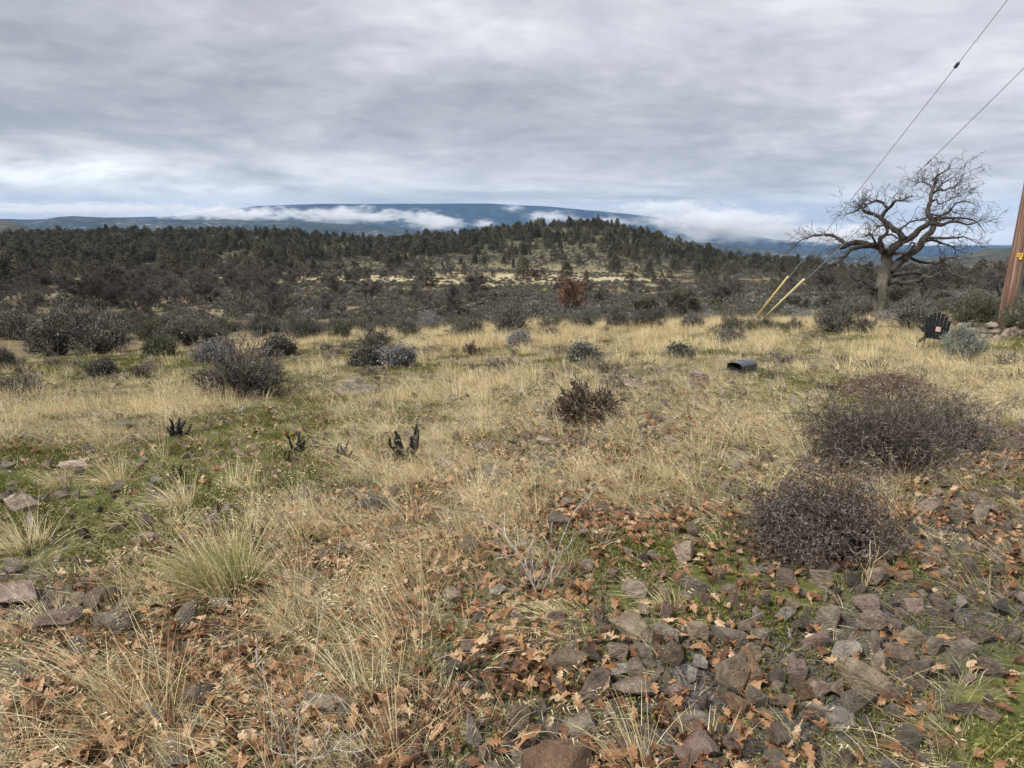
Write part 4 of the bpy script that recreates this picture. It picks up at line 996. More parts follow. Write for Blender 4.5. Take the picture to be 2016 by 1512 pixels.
big_bush(1890, 718, .34, .3, .52, 80, 14, 'upright grey green brush right of the black chair', ['rabbit', 'rabbit'], dict(seg=[5, 4, 2], wig=.08, up=.09, rmin=.003, depth=2, kids=[2, 2, 0], ang=.38, lr=.45, pk=.9, r0=.006, fan=.85, L=.85), dict(size=.04, n=2, jit=.02, lv=1, m=1, up=2.0, asp=5), 0, 'rabbitbrush')
big_bush(1438, 680, .30, .3, .30, 34, 15, 'dark low shrub at the crest left of the yellow guards', ['twig_dark', 'sage'], SH, dict(size=.05, n=2, jit=.05, lv=1, m=1), 0)
big_bush(550, 700, .42, .4, .42, 44, 16, 'grey bush behind the round dark bush', ['twig_dark', 'sage'], SH, dict(size=.06, n=2, jit=.06, lv=1, m=1), 0)
big_bush(430, 712, .55, .5, .46, 56, 17, 'pale twiggy grey bush behind the left of the round dark bush', ['twig_dark', 'sage_pale'], SH, dict(size=.055, n=2, jit=.06, lv=1, m=1), 0)
big_bush(312, 700, .45, .4, .5, 50, 18, 'small olive green bush below the sagebrush belt', ['twig_dark', 'green_shrub'], SH, dict(size=.06, n=3, jit=.06, lv=1, m=1), 0)
big_bush(1338, 708, .22, .2, .2, 26, 31, 'low dark shrub in the field left of the black box', ['twig_dark', 'sage'], SH, dict(size=.05, n=2, jit=.05, lv=1, m=1), 0)

def shrublets():
    SB = dict(seg=[4, 3, 2], wig=.25, up=.04, rmin=.0028, depth=2, kids=[2, 1, 0], ang=.9, lr=.5, pk=.85, r0=.006, fan=1.3, L=.8)
    var = [bush_mesh('withered_shrub', 1 * .24, .24, 26, SB, 700 + k, [M[a], M[b]], dict(size=.02, n=1, jit=.02, lv=1, m=1), 3, 0) for k, (a, b) in enumerate([('twig_dark', 'straw_grey'), ('twig_leaf', 'twig_leaf'), ('twig_dark', 'sage'), ('twig_dark', 'straw_grey')])]
    x, y = scatter(900, 7.5, 21); k = rng.random(len(x)) < .16 * np.clip((fbm(x / 2, y / 2, 98, 2) - .3) * 5, 0, 1); x, y = x[k], y[k]; z = ground(x, y); px, py, dep = proj(x, y, z)
    for i in range(len(x)):
        v = rng.integers(4); q = rng.uniform(.6, 1.25); side = 'left third' if px[i] < 672 else 'middle third' if px[i] < 1344 else 'right third'; far = 'nearer' if y[i] < 12 else 'farther'
        kind = ['grey brown', 'brown', 'grey green', 'grey brown'][v]
        tag(obj('withered_shrub', var[v], None, (x[i], y[i], z[i]), (0, 0, rng.uniform(0, 6.28)), (q, q, q * .9)), 'ankle high %s twiggy shrub in the field grass, %s half, %s' % (kind, far, side), 'shrub', 'low %s shrubs, %s %s' % (kind, far, side))
shrublets()

# ---------------------------------------------------------------- sagebrush
SG = dict(seg=[4, 3, 2], wig=.2, up=.08, rmin=.008, depth=2, kids=[2, 2, 0], ang=.7, lr=.5, pk=.85, r0=.03, fan=1.2, L=.78)
def sage_variant(seed, stems, leafn, mats=('twig_dark', 'sage'), size=.06):
    return bush_mesh('sagebrush', 1.0, .95, stems, SG, seed, [M[m] for m in mats], dict(size=size, n=leafn, jit=.06, lv=1, m=1, up=.9, asp=3.2), 3, 0)
SNEAR = [sage_variant(s, 46, 6) for s in (50, 51, 52)] + [sage_variant(53, 46, 6, ('twig_dark', 'sage_pale')), sage_variant(54, 46, 7, ('twig_dark', 'green_shrub'))]
SP = dict(SG); SP.update(seg=[3, 2], depth=1, kids=[2, 0], rmin=.012)
def sage_far(seed, mats=('twig_dark', 'sage')):
    r = np.random.default_rng(seed); n = 330
    a = r.uniform(0, 6.28, n); e = np.arccos(r.uniform(0, 1, n)) ; q = r.uniform(.72, 1.0, n) * (1 + .28 * (vnoise(a * 2, e * 3, seed) - .5))
    c = np.stack([np.sin(e) * np.cos(a) * q, np.sin(e) * np.sin(a) * q, np.cos(e) * q * .85 + .04], 1)
    V, Q = leaf_quads(c, .26, r, 1, .03, .9, 1.7); return mk('sagebrush', V, [Q], M[mats[1]])
SFAR = [sage_far(s) for s in range(60, 64)] + [sage_far(64, (0, 'sage_pale')), sage_far(65, (0, 'green_shrub')), sage_far(66, (0, 'twig_leaf'))]

def shrub(px, py, wpx, hratio, kind, label, group=None, seed=None, name='sagebrush'):
    wpx *= 1.0 if px < 420 else .84; p = at(px, py); w = wpx / F * proj(p.x, p.y, p.z)[2] / 2.0
    o = obj(name, (SNEAR if proj(p.x, p.y, p.z)[2] < 75 else SFAR)[kind], None, p, (0, 0, rng.uniform(0, 6.28)), (w, w, w * 2 * hratio))
    return tag(o, label, 'shrub', group)
BELT = [
 (110, 700, 150, .62, 0, 'big grey sagebrush at the left of the near belt'), (195, 698, 165, .62, 1, 'tallest big sagebrush of the near left belt'),
 (30, 668, 110, .5, 2, 'dark sagebrush at the left edge behind the big ones'), (12, 720, 60, .6, 0, 'small sagebrush cut by the left edge'),
 (365, 680, 120, .5, 0, 'dark wide sagebrush right of the tallest one'), (300, 672, 80, .5, 4, 'green tinged shrub between two dark sagebrushes'),
 (430, 672, 80, .5, 1, 'dark sagebrush with leaning twigs in the left belt'), (520, 662, 110, .48, 0, 'wide grey sagebrush left of the centre belt'),
 (600, 672, 110, .5, 2, 'dense dark sagebrush in the centre left belt'), (672, 668, 80, .5, 4, 'greenish sagebrush in the centre left belt'),
 (740, 690, 100, .62, 1, 'dark tall sagebrush behind the silvery bush'), (800, 668, 90, .5, 0, 'grey sagebrush behind the crest grass'),
 (845, 650, 80, .5, 3, 'silvery sagebrush below the fan shaped shrub'), (925, 665, 105, .45, 0, 'low wide sagebrush at the crest'),
 (1005, 660, 105, .75, 2, 'tall dark sagebrush at the crest in the centre'), (1085, 652, 75, .5, 1, 'sagebrush below the red brown tree'),
 (1150, 650, 85, .45, 0, 'low sagebrush on the crest right of centre'), (1215, 648, 85, .5, 2, 'dark sagebrush on the crest before the green oak'),
 (1280, 650, 115, .55, 1, 'large twiggy sagebrush in front of the green oak'), (1360, 648, 90, .4, 0, 'grey sagebrush right of the green oak'),
 (1440, 662, 95, .5, 2, 'dark sagebrush left of the yellow guards'), (1500, 655, 90, .4, 4, 'dark brown brush at the feet of the yellow guards'),
 (1560, 650, 80, .35, 1, 'low brush right of the yellow guards'), (1645, 652, 120, .55, 2, 'dark sagebrush left of the bare oak trunk'),
 (1705, 655, 70, .5, 0, 'sagebrush against the bare oak trunk'), (1800, 655, 150, .55, 0, 'large grey sagebrush right of the bare oak trunk'),
 (1920, 650, 135, .62, 4, 'broad green grey bush left of the pole'), (2010, 655, 110, .75, 4, 'green grey bush cut by the right edge behind the pole'),
 (1750, 640, 60, .6, 3, 'pale sagebrush just behind the bare oak trunk')]
for b in BELT: shrub(*b)

def landmark(px):
    return ['above the left edge sagebrush', 'above the tallest near sagebrush', 'above the round dark bush', 'above the silvery bush', 'around the fan shaped oak', 'around the largest juniper',
            'around the red brown oak', 'around the green evergreen oak', 'around the yellow guards', 'around the big bare oak', 'toward the wooden pole'][int(np.searchsorted([110, 330, 560, 790, 950, 1075, 1230, 1400, 1600, 1820], px))]
def rank_row(k, n): return 'front' if k < n / 3 else 'middle' if k < 2 * n / 3 else 'rear'

def far_scatter():
    # sagebrush of the valley
    n = 150000; u = rng.uniform(0, 1, n); y = np.sqrt(28 ** 2 + u * (440 ** 2 - 28 ** 2)); t = rng.uniform(-.76, .76, n); x = t * y
    z = ground(x, y); px, py, dep = proj(x, y, z)
    cl = fbm(x / 9, y / 9, 44, 3); c = bilin(SAG, FX, FY, px, py) * np.clip((cl - .34) * 6, .18, 1)
    # thin with distance so that the number stays sensible: bigger share kept near
    k = (rng.random(n) < np.clip(c * np.where(y < 60, 1.5, np.where(y < 120, 1.0, .8)), 0, 1)) & ~((y < 34) & (py > 655)) 
    x, y, z, px, py, dep = [v[k] for v in (x, y, z, px, py, dep)]; n = len(x)
    s = (.22 + .62 * rng.beta(1.5, 2.2, n)) * np.where(y < 60, .95, 1); order = np.argsort(-(s / dep)); 
    kd = rng.choice(7, n, p=[.22, .22, .2, .16, .05, .07, .08]); kn = np.where(kd < 4, kd % 3, np.where(kd == 4, 3, 4))
    for i in order[:265]:
        nearb = dep[i] < 75
        o = obj('sagebrush', SNEAR[kn[i]] if nearb else SFAR[kd[i]], None, (x[i], y[i], z[i] - .03), (0, 0, rng.uniform(0, 6.28)), (s[i], s[i], s[i] * rng.uniform(.75, 1.1)))
        side = 'left' if px[i] < 700 else 'middle' if px[i] < 1350 else 'right'
        q = '%s row %s' % ('near' if dep[i] < 60 else 'far', landmark(px[i])); tag(o, 'rounded grey sagebrush of the valley, ' + q, 'shrub', 'valley sagebrush, ' + q)
    r = order[265:]; m = len(r)
    instancer('valley_scrub', np.stack([x, y, z], 1)[r], np.stack([np.zeros(m), np.zeros(m), rng.uniform(0, 6.28, m)], 1), np.stack([s, s, s * rng.uniform(.7, 1.1, n)], 1)[r], kd[r], SFAR, 'grey green sagebrush covering the valley floor and far slopes')
far_scatter()

# ---------------------------------------------------------------- bare scrub oaks
def scrub_oak(seed, leafmat=None):
    par = dict(seg=[5, 4, 3, 2], wig=.2, up=.06, rmin=.014, depth=3, kids=[1, 2, 2, 0], ang=.65, lr=.55, pk=.8, r0=.085, fan=.75, L=.62)
    r = random.Random(seed); segs = []
    for i in range(5 + seed % 4):
        a = r.uniform(0, 6.28); o = r.uniform(.1, .75); d = Vector((math.cos(a) * math.sin(o), math.sin(a) * math.sin(o), math.cos(o)))
        grow(Vector((d.x * .3, d.y * .3, -.1)), d, r.uniform(2.6, 3.5), r.uniform(.05, .10), 0, par, r, segs)
    P0, P1, R0, R1, lv = seg_arrays(segs); ac = Acc(); V, Q = tubes(P0, P1, R0, R1, 3); ac.add(V, Q, m=0)
    tw = Acc(); q = np.random.default_rng(seed); tips = P1[lv >= 2]
    n = len(tips) * 3; T0 = np.repeat(tips, 3, 0); D = q.normal(size=(n, 3)) + np.array([0, 0, .5]); D /= np.linalg.norm(D, axis=1, keepdims=True)
    V, Q = tubes(T0, T0 + D * q.uniform(.25, .6, n)[:, None], np.full(n, .012), np.full(n, .007), 3); tw.add(V, Q)
    if leafmat:
        V, Q = leaf_quads(tips, .17, q, 7, .2, .1, 1.4); tw2 = Acc(); tw2.add(V, Q)
        return ac.mesh('branches', M['twig_oak']), tw.mesh('twigs', M['twig_oak']), tw2.mesh('foliage', M[leafmat])
    return ac.mesh('branches', M['twig_oak']), tw.mesh('twigs', M['twig_oak']), None
OAKV = [scrub_oak(s) for s in (70, 71, 72, 73)]
def oak_root(parts, name='bare_oak'):
    t = thing(name, (0, 0, 0)); a = obj('branches', parts[0], t); b = obj('twigs', parts[1], t); tag(b, kind='stuff')
    if parts[2]: c = obj('foliage', parts[2], t); tag(c, kind='stuff')
    return t
def put_tree(src, p, sc, label, cat, group=None, rz=None, first=False):
    if first: o = src; o.location = p; o.rotation_euler = (0, 0, rz or 0); o.scale = sc if hasattr(sc, '__len__') else (sc,) * 3
    else: o = copy_thing(src, p, rng.uniform(0, 6.28) if rz is None else rz, sc)
    tag(o, label, cat, group)
    if not group and 'group' in o: del o['group']
    return o
OAKR = [oak_root(v) for v in OAKV]; used = [False] * 4
def an_oak(px, py, hpx, label, wr=1.0, group=None, k=None):
    p = at(px, py); h = hpx / F * proj(p.x, p.y, p.z)[2]; k = rng.integers(4) if k is None else k
    o = put_tree(OAKR[k], p, (h / 4.6 * wr, h / 4.6 * wr, h / 4.6), label, 'tree', group, None, not used[k]); used[k] = True; return o
an_oak(870, 634, 82, 'fan shaped bare grey shrub oak standing alone left of centre', 1.0, k=0)
an_oak(1415, 600, 58, 'bare dark oak thicket left of the yellow guards', 1.5, k=1)
an_oak(1185, 602, 42, 'bare oak just right of the red brown tree', 1.2, k=2)
an_oak(300, 650, 82, 'bare spreading oak behind the dark wide sagebrush', 1.1, k=3)
an_oak(60, 625, 70, 'bare oak with black trunk near the left edge', 1.2, k=1)
an_oak(130, 632, 62, 'bare oak second from the left edge in the near row', 1.2, k=2)
an_oak(520, 640, 66, 'bare oak behind the wide grey sagebrush', 1.2, k=0)
an_oak(660, 640, 62, 'bare oak right of the near row of the left grove', 1.1, k=3)
an_oak(215, 590, 60, 'bare oak in the second row of the left grove', 1.4, k=0)
an_oak(1640, 625, 56, 'low bare oak left of the big bare oak', 1.4, k=2)
an_oak(1700, 600, 42, 'low bare oak behind the big bare oak trunk', 1.4, k=3)
rt = oak_root(scrub_oak(90, 'red_leaf'), 'red_leaf_oak'); p = at(1120, 618); h = 76 / F * proj(p.x, p.y, p.z)[2]
put_tree(rt, p, (h / 5.0 * .92, h / 5.0 * .92, h / 5.0), 'red brown leafed oak standing alone in the valley', 'tree', first=True)
go = oak_root(scrub_oak(91, 'green_shrub'), 'evergreen_oak'); p = at(1330, 632); h = 66 / F * proj(p.x, p.y, p.z)[2]
put_tree(go, p, (h / 5 * 1.25, h / 5 * 1.25, h / 5), 'bushy dark green evergreen oak right of centre', 'tree', first=True)
for (px, py, hp, wr, lab) in [(1270, 630, 48, 1.2, 'olive green evergreen shrub left of the bushy dark green oak'), (1765, 612, 52, 1.1, 'dark evergreen bush right behind the bare oak trunk'), (1555, 612, 34, 1.4, 'low dark green bush right of the yellow guards')]:
    p = at(px, py); h = hp / F * proj(p.x, p.y, p.z)[2]; put_tree(go, p, (h / 5 * wr, h / 5 * wr, h / 5), lab, 'tree')

def oak_groves():
    n = 9000; u = rng.uniform(0, 1, n); y = np.sqrt(52 ** 2 + u * (330 ** 2 - 52 ** 2)); x = rng.uniform(-.76, .76, n) * y
    z = ground(x, y); px, py, dep = proj(x, y, z); c = bilin(OAK, FX, FY, px, py) * np.clip((fbm(x / 14, y / 14, 46, 2) - .33) * 5, .1, 1)
    k = rng.random(n) < c * .16; x, y, z, px, dep = [v[k] for v in (x, y, z, px, dep)]; n = len(x); order = np.argsort(dep)
    for j, i in enumerate(order[:270]):
        s = rng.uniform(.55, 1.0); side = 'left grove' if px[i] < 650 else 'meadow edge in the middle' if px[i] < 1400 else 'right side of the valley'
        put_tree(OAKR[rng.integers(4)], (x[i], y[i], z[i]), (s * 1.15, s * 1.15, s * .9), 'leafless grey brown oak, ' + rank_row(j, 270) + ' rows ' + landmark(px[i]), 'tree', 'bare oaks, ' + rank_row(j, 270) + ' rows ' + landmark(px[i]))
    r = order[270:]; m = len(r)
    if m:
        tw = []
        for b_, t_, _ in OAKV:
            tw.append(b_); 
        instancer('bare_oak_wood', np.stack([x, y, z], 1)[r], np.stack([np.zeros(m), np.zeros(m), rng.uniform(0, 6.28, m)], 1), rng.uniform(.6, 1.0, m), rng.integers(0, 4, m), tw, 'bare grey oak wood on the far side of the valley')
    return n
print('oaks', oak_groves())

# ---------------------------------------------------------------- conifers
def conifer(seed, n=900, slim=.30, mat='juniper', low=.06):
    r = np.random.default_rng(seed); h = 1.0
    z = low + (1 - low) * r.beta(1.1, 1.35, n); a = r.uniform(0, 6.28, n)
    prof = slim * (1 - z) ** .5 * (1 + .38 * (vnoise(a * 1.3 + seed, z * 9, seed) - .5) * 2) * np.clip((z - low) / .1 + .55, 0, 1)
    q = prof * np.sqrt(r.uniform(.25, 1.0, n)); c = np.stack([np.cos(a) * q, np.sin(a) * q, z], 1)
    V, Q = leaf_quads(c, .085, r, 1, .008, .35, 1.7)
    tr, tq, tt = sweep([(0, 0, -.05), (.005, 0, .3), (0, .004, .65), (0, 0, .93)], [.022, .018, .010, .003], 5)
    return (tr, tq, tt), (V, Q), mat
CV = [conifer(80, slim=.26), conifer(81, slim=.34), conifer(82, slim=.30), conifer(83, slim=.22, mat='pine'), conifer(84, slim=.38), conifer(85, n=1000, slim=.46), conifer(86, slim=.42, mat='pine'), conifer(87, n=500, slim=.30)]
def conifer_one(c):
    ac = Acc(); ac.add(*c[0], m=0); ac.add(c[1][0], c[1][1], m=1); return ac.mesh('juniper_tree', [M['bark'], M[c[2]]])
CONE = [conifer_one(c) for c in CV]
def big_conifer(px, py, hpx, wr, seed, label, mat='juniper'):
    c = conifer(seed, 2600, .34, mat, .03); p = at(px, py); h = hpx / F * proj(p.x, p.y, p.z)[2]
    t = thing('juniper_tree', p, rng.uniform(0, 6.28), (h * wr, h * wr, h), label, 'tree')
    ac = Acc(); ac.add(*c[0]); obj('trunk', ac.mesh('trunk', M['bark']), t)
    V, Q = c[1]; ctr = V.reshape(-1, 4, 3).mean(1, keepdims=True); V = ((V.reshape(-1, 4, 3) - ctr) * .62 + ctr).reshape(-1, 3)
    o = obj('crown', mk('crown', V, [Q], M[mat]), t); return t
big_conifer(1030, 552, 48, 1.35, 201, 'largest dark juniper standing alone on the meadow')
big_conifer(1115, 546, 30, 1.6, 202, 'low round juniper right of the largest one')
big_conifer(1210, 535, 33, 1.5, 203, 'round juniper on the meadow edge right of centre')
big_conifer(1277, 548, 32, 1.3, 204, 'small juniper left of the right slope')
big_conifer(812, 514, 24, 1.3, 205, 'small juniper on the upper meadow left of centre')
big_conifer(1393, 512, 34, 1.1, 206, 'tall conifer standing out of the right tree line')
big_conifer(1920, 560, 40, 1.2, 207, 'juniper between the bare oak and the pole', 'pine')
big_conifer(1385, 556, 24, 1.3, 208, 'small juniper on the sage slope right of centre')

def conifer_woods():
    n = 60000; u = rng.uniform(0, 1, n); y = np.sqrt(120 ** 2 + u * (475 ** 2 - 120 ** 2)); x = rng.uniform(-.80, .76, n) * y
    z = ground(x, y); px, py, dep = proj(x, y, z)
    c = bilin(JUN, FX, FY, px, py) * np.clip((fbm(x / 22, y / 22, 47, 3) - .34) * 6, .12, 1) 
    c = np.where(y > 400, np.maximum(c, .35 * (px < 1600)), c)
    k = rng.random(n) < c * .2; x, y, z, px, py, dep = [v[k] for v in (x, y, z, px, py, dep)]; n = len(x)
    s = 1.8 + 4.6 * rng.beta(1.3, 2.0, n) + 1.6 * (rng.random(n) < .07); order = np.argsort(-(s / dep))
    sx = s * rng.uniform(.9, 1.7, n); kd = rng.integers(0, 8, n)
    dr = np.argsort(np.argsort(dep[order[:290]]))
    for j, i in enumerate(order[:290]):
        side = 'left hillside' if px[i] < 700 else 'middle ridge' if px[i] < 1300 else 'right slope'
        o = obj('juniper_tree', CONE[kd[i]], None, (x[i], y[i], z[i] - .1), (0, 0, rng.uniform(0, 6.28)), (sx[i], sx[i], s[i]))
        q = rank_row(dr[j], 290) + ' rows ' + landmark(px[i]); tag(o, 'dark green conifer of the wood, ' + q, 'tree', 'conifers, ' + q)
    r = order[290:]; m = len(r)
    instancer('conifer_forest', np.stack([x, y, z - .1], 1)[r], np.stack([np.zeros(m), np.zeros(m), rng.uniform(0, 6.28, m)], 1), np.stack([sx, sx, s], 1)[r], kd[r], CONE, 'dark green conifer wood covering the far ridge')
    return n
print('conifers', conifer_woods())

# ---------------------------------------------------------------- the big bare oak
def hero_oak():
    D0 = 34.0; sc = 5.04; rr = random.Random(3)
    base = at(1733, 628); D0 = base.y
    t = thing('bare_oak', base, 0, 1, 'big gnarled leafless oak with spreading crooked limbs', 'tree')
    def W3(zx, zy, dd): 
        p = onray(1560 + zx / sc, 310 + zy / sc, D0 + dd); return p
    mpz = D0 / F / sc                       # metres per zoomed pixel
    L = {}
    def limb(pts, r0, r1, d0=0.0, d1=0.0):
        P = []; n = len(pts)
        pp = [Vector((a[0], a[1])) for a in pts]
        for i in range(n - 1):              # smooth, crooked interpolation between traced points
            a = pp[max(i - 1, 0)]; b = pp[i]; c = pp[i + 1]; d = pp[min(i + 2, n - 1)]
            for k in range(3):
                u = k / 3
                q = .5 * ((2 * b) + (c - a) * u + (2 * a - 5 * b + 4 * c - d) * u * u + (-a + 3 * b - 3 * c + d) * u ** 3)
                P.append(q)
        P.append(pp[-1]); m = len(P); out = []; rad = []
        for i, q in enumerate(P):
            f = i / (m - 1); dd = d0 + (d1 - d0) * f + .25 * math.sin(f * 5 + r0) * f
            out.append(W3(q.x + rr.uniform(-4, 4) * (i > 0), q.y + rr.uniform(-4, 4) * (i > 0), dd)); rad.append((r0 + (r1 - r0) * f ** .95) * mpz * 1.0)
        return out, rad
    spec = [  # traced from the photograph; half widths; depth at start and end
     ([(935,960),(1000,900),(1100,830),(1200,780),(1260,715),(1330,668),(1400,655),(1480,668),(1560,640),(1640,640),(1740,668),(1850,640)], 40, 4, 0, -1.2),
     ([(1110,810),(1050,740),(990,700),(930,650),(880,600),(840,575),(780,550),(720,540),(690,500),(640,520),(590,545),(540,560)], 32, 4, -.3, 1.2),
     ([(885,600),(930,520),(980,480),(1020,430),(1080,430),(1150,400),(1200,370)], 21, 3, .4, -.8),
     ([(935,492),(890,445),(830,430),(790,450),(730,465),(712,500),(660,480),(600,500)], 15, 3, .3, .9),
     ([(910,940),(850,880),(780,868),(700,850),(640,842),(560,858),(500,890),(480,880)], 36, 20, 0, .6),
     ([(520,880),(500,830),(450,800),(400,775),(340,770),(300,768),(220,770),(150,800),(80,830),(20,890),(-40,930)], 19, 2, .6, 1.6),
     ([(780,872),(690,885),(600,905),(550,940),(530,980),(480,990),(470,1030),(430,1060),(370,1075),(300,1110),(230,1100),(150,1130)], 22, 3, -.2, -1.6),
     ([(890,890),(870,810),(915,775),(945,730),(920,680),(880,680),(820,720),(790,765)], 24, 3, -.2, -1.0),
     ([(845,880),(800,800),(780,765),(740,768),(735,785)], 12, 9, -.1, -.5),
     ([(965,1130),(1020,1070),(1110,1000),(1180,940),(1250,900),(1290,830),(1340,770),(1390,720),(1400,650),(1360,580),(1340,520),(1370,450),(1375,370),(1400,300),(1425,240),(1430,190),(1490,150),(1550,110),(1560,50)], 46, 2, 0, .6),
     ([(1380,365),(1450,320),(1510,328),(1560,300),(1600,302),(1640,260),(1690,210),(1700,160)], 12, 2, .3, -.5),
     ([(1430,325),(1470,280),(1540,230),(1610,185),(1660,140)], 9, 2, .3, 1.0),
     ([(1392,335),(1370,280),(1320,255),(1270,240),(1220,270),(1150,290)], 10, 2, .3, 1.3),
     ([(1315,790),(1400,800),(1500,800),(1600,795),(1700,790),(1780,820),(1850,860)], 17, 2, .2, -1.4),
     ([(1320,835),(1400,822),(1500,860),(1560,870),(1620,910),(1700,945),(1780,940)], 14, 2, .2, 1.3),
     ([(1400,625),(1500,602),(1600,600),(1700,600),(1780,620),(1850,660),(1920,760)], 18, 2, .3, 1.2),
     ([(1400,600),(1500,570),(1560,530),(1600,480),(1650,450),(1750,440),(1830,480)], 11, 2, .3, -1.2),
     ([(945,1255),(1020,1225),(1100,1242),(1180,1235),(1260,1225),(1300,1180),(1380,1190),(1440,1150),(1540,1140),(1640,1180),(1700,1190),(1800,1250)], 28, 3, 0, -1.6),
     ([(1000,1180),(1100,1160),(1200,1150),(1290,1170),(1290,1230),(1320,1250),(1270,1310)], 15, 4, 0, .9),
     ([(975,965),(1080,950),(1160,940),(1210,860),(1180,850),(1150,890)], 17, 4, 0, -.7),
     ([(870,1260),(820,1310),(780,1290),(700,1230),(620,1210),(560,1150)], 20, 3, 0, -1.2),
     ([(1055,720),(1100,690),(1170,640),(1250,620),(1340,600)], 11, 6, -.3, .3),
     ([(1180,1000),(1280,1040),(1380,1050),(1440,1060),(1480,1020),(1560,1000),(1640,1010)], 15, 3, .2, 1.2),
     ([(940,770),(990,765),(1040,800),(1060,820),(990,860),(960,880)], 9, 4, -.3, .1),
     ([(1370,450),(1430,420),(1450,460),(1520,440),(1600,400),(1680,370),(1760,330)], 9, 2, .4, -1),
     ([(1370,560),(1450,580),(1530,560),(1560,520),(1640,560),(1760,560),(1860,600)], 9, 2, .4, 1.2)]
    ac = Acc(); tp, tr = limb([(872,1560),(872,1480),(878,1400),(890,1250),(925,1100),(935,950),(938,920)], 66, 44)
    tr[0] *= 1.35; tr[1] *= 1.15
    n = 12; V, Q, T = sweep([p - base for p in tp], tr, n, True, .12, 5); ac.add(V, Q, T)
    for a in range(9):                       # burls on the trunk
        ang = rr.uniform(0, 6.28); k = rr.randrange(2, len(tp) - 3); c = tp[k] - base; q = Vector((math.cos(ang), math.sin(ang), 0)) * tr[k] * .8
        V, Q, T = sweep([c, c + q, c + q * 1.45 + Vector((0, 0, .06))], [tr[k] * .55, tr[k] * .35, tr[k] * .12], 7, True, .2, a); ac.add(V, Q, T)
    obj('trunk', ac.mesh('trunk', M['bark_lichen'], True), t)
    segs = []; ctr = W3(1100, 950, 0)
    par = dict(seg=[5, 4, 3], wig=.34, up=.02, rmin=.0045, depth=2, kids=[1, 1, 0], ang=.85, lr=.6, pk=.62, low=True)
    for pts, r0, r1, d0, d1 in spec:
        P, rad = limb(pts, r0, r1, d0, d1)
        V, Q, T = sweep([p - base for p in P], rad, 7, True, .12, int(r0)); ac = Acc(); ac.add(V, Q, T)
        obj('limb', ac.mesh('limb', M['bark'], True), t)
        for i in range(2, len(P)):
            f = i / len(P); m = 0 if f < .25 else 1 if f < .5 else 2
            if rad[i] < .10 or f > .4:
                for _ in range(m + 1):
                    if rr.random() < .34:
                        out = (P[i] - ctr).normalized(); along = (P[i] - P[i - 1]).normalized()
                        d = (out * .7 + along * .5 + Vector((rr.gauss(0, .7), rr.gauss(0, .7), rr.gauss(.15, .6)))).normalized()
                        grow(P[i] - base, d, rr.uniform(.36, .80), min(rad[i] * .5, .015), 0, par, rr, segs)
    for _ in range(24):                      # drooping pale shoots low on the right and left
        zx, zy = rr.choice([(rr.uniform(1000, 1700), rr.uniform(1000, 1180)), (rr.uniform(600, 880), rr.uniform(980, 1100))])
        grow(W3(zx, zy, rr.uniform(-1, 1)) - base, Vector((rr.gauss(0, .8), rr.gauss(0, .6), -.25)), rr.uniform(.6, 1.2), .008, 1, par, rr, segs)
    P0, P1, R0, R1, lv = seg_arrays(segs); V, Q = tubes(P0, P1, np.maximum(R0, .0042), np.maximum(R1, .0034), 3); ac = Acc(); ac.add(V, Q)
    o = obj('twigs', ac.mesh('twigs', M['twig_oak']), t); tag(o, kind='stuff')
    print('oak twigs', len(segs))
hero_oak()

# ---------------------------------------------------------------- pole, guy wires
def wood_mat():
    m, nt, out = newmat('pole_wood')
    tc = N(nt, 'ShaderNodeTexCoord'); mp = N(nt, 'ShaderNodeMapping'); mp.inputs['Scale'].default_value = (9, 9, .35); link(nt, tc.outputs['Object'], mp.inputs[0])
    n = noise(nt, mp.outputs[0], 1.2, 8, .65, .4); mp2 = N(nt, 'ShaderNodeMapping'); mp2.inputs['Scale'].default_value = (40, 40, .9); link(nt, tc.outputs['Object'], mp2.inputs[0])
    n2 = noise(nt, mp2.outputs[0], 1.5, 6, .7)
    col = ramp(nt, n, [(.30, (.045, .024, .018)), (.42, (.14, .068, .045)), (.52, (.20, .115, .078)), (.60, (.30, .22, .16)), (.72, (.40, .33, .25))])
    col = mixc(nt, 1.0, col, ramp(nt, n2, [(.32, .18), (.46, .95), (.8, 1.3)]), 'MULTIPLY')
    b = N(nt, 'ShaderNodeBsdfPrincipled'); b.inputs['Roughness'].default_value = .85; link(nt, col, b.inputs['Base Color'])
    bp = N(nt, 'ShaderNodeBump'); bp.inputs['Strength'].default_value = .8; bp.inputs['Distance'].default_value = .02; link(nt, mth(nt, 'ADD', n, n2), bp.inputs['Height']); link(nt, bp.outputs[0], b.inputs['Normal'])
    link(nt, b.outputs[0], out.inputs[0]); return m
def plain(name, col, rough=.5, metal=0.0, spec=.4, var=.15):
    m = solid(name, [(0, tuple(c * (1 - var * 2) for c in col)), (.5, col), (1, tuple(min(1, c * (1 + var)) for c in col))], 5, rough, .15, 40, spec=spec, rnd=0)
    m.node_tree.nodes['Principled BSDF'].inputs['Metallic'].default_value = metal; return m
M['dark_metal'] = plain('dark_metal', (.05, .052, .058), .6); M['galvanised'] = plain('galvanised', (.34, .35, .37), .6, .2); M['steel'] = plain('steel', (.20, .21, .23), .5, .7); M['yellow'] = plain('yellow_plastic', (.62, .47, .17), .6); M['yellow_pale'] = plain('pale_yellow_plastic', (.68, .58, .30), .6)
M['white_pvc'] = plain('white_pvc', (.62, .64, .66), .5); M['tag'] = plain('tag_yellow', (.72, .42, .05), .6); M['ink'] = plain('ink', (.10, .05, .03), .7)
M['chair_black'] = plain('chair_black', (.006, .007, .009), .8, 0, .2, .3); M['box_black'] = plain('box_black', (.035, .042, .05), .3, 0, .8, .3); M['tan'] = plain('tan_panel', (.36, .27, .21), .7)
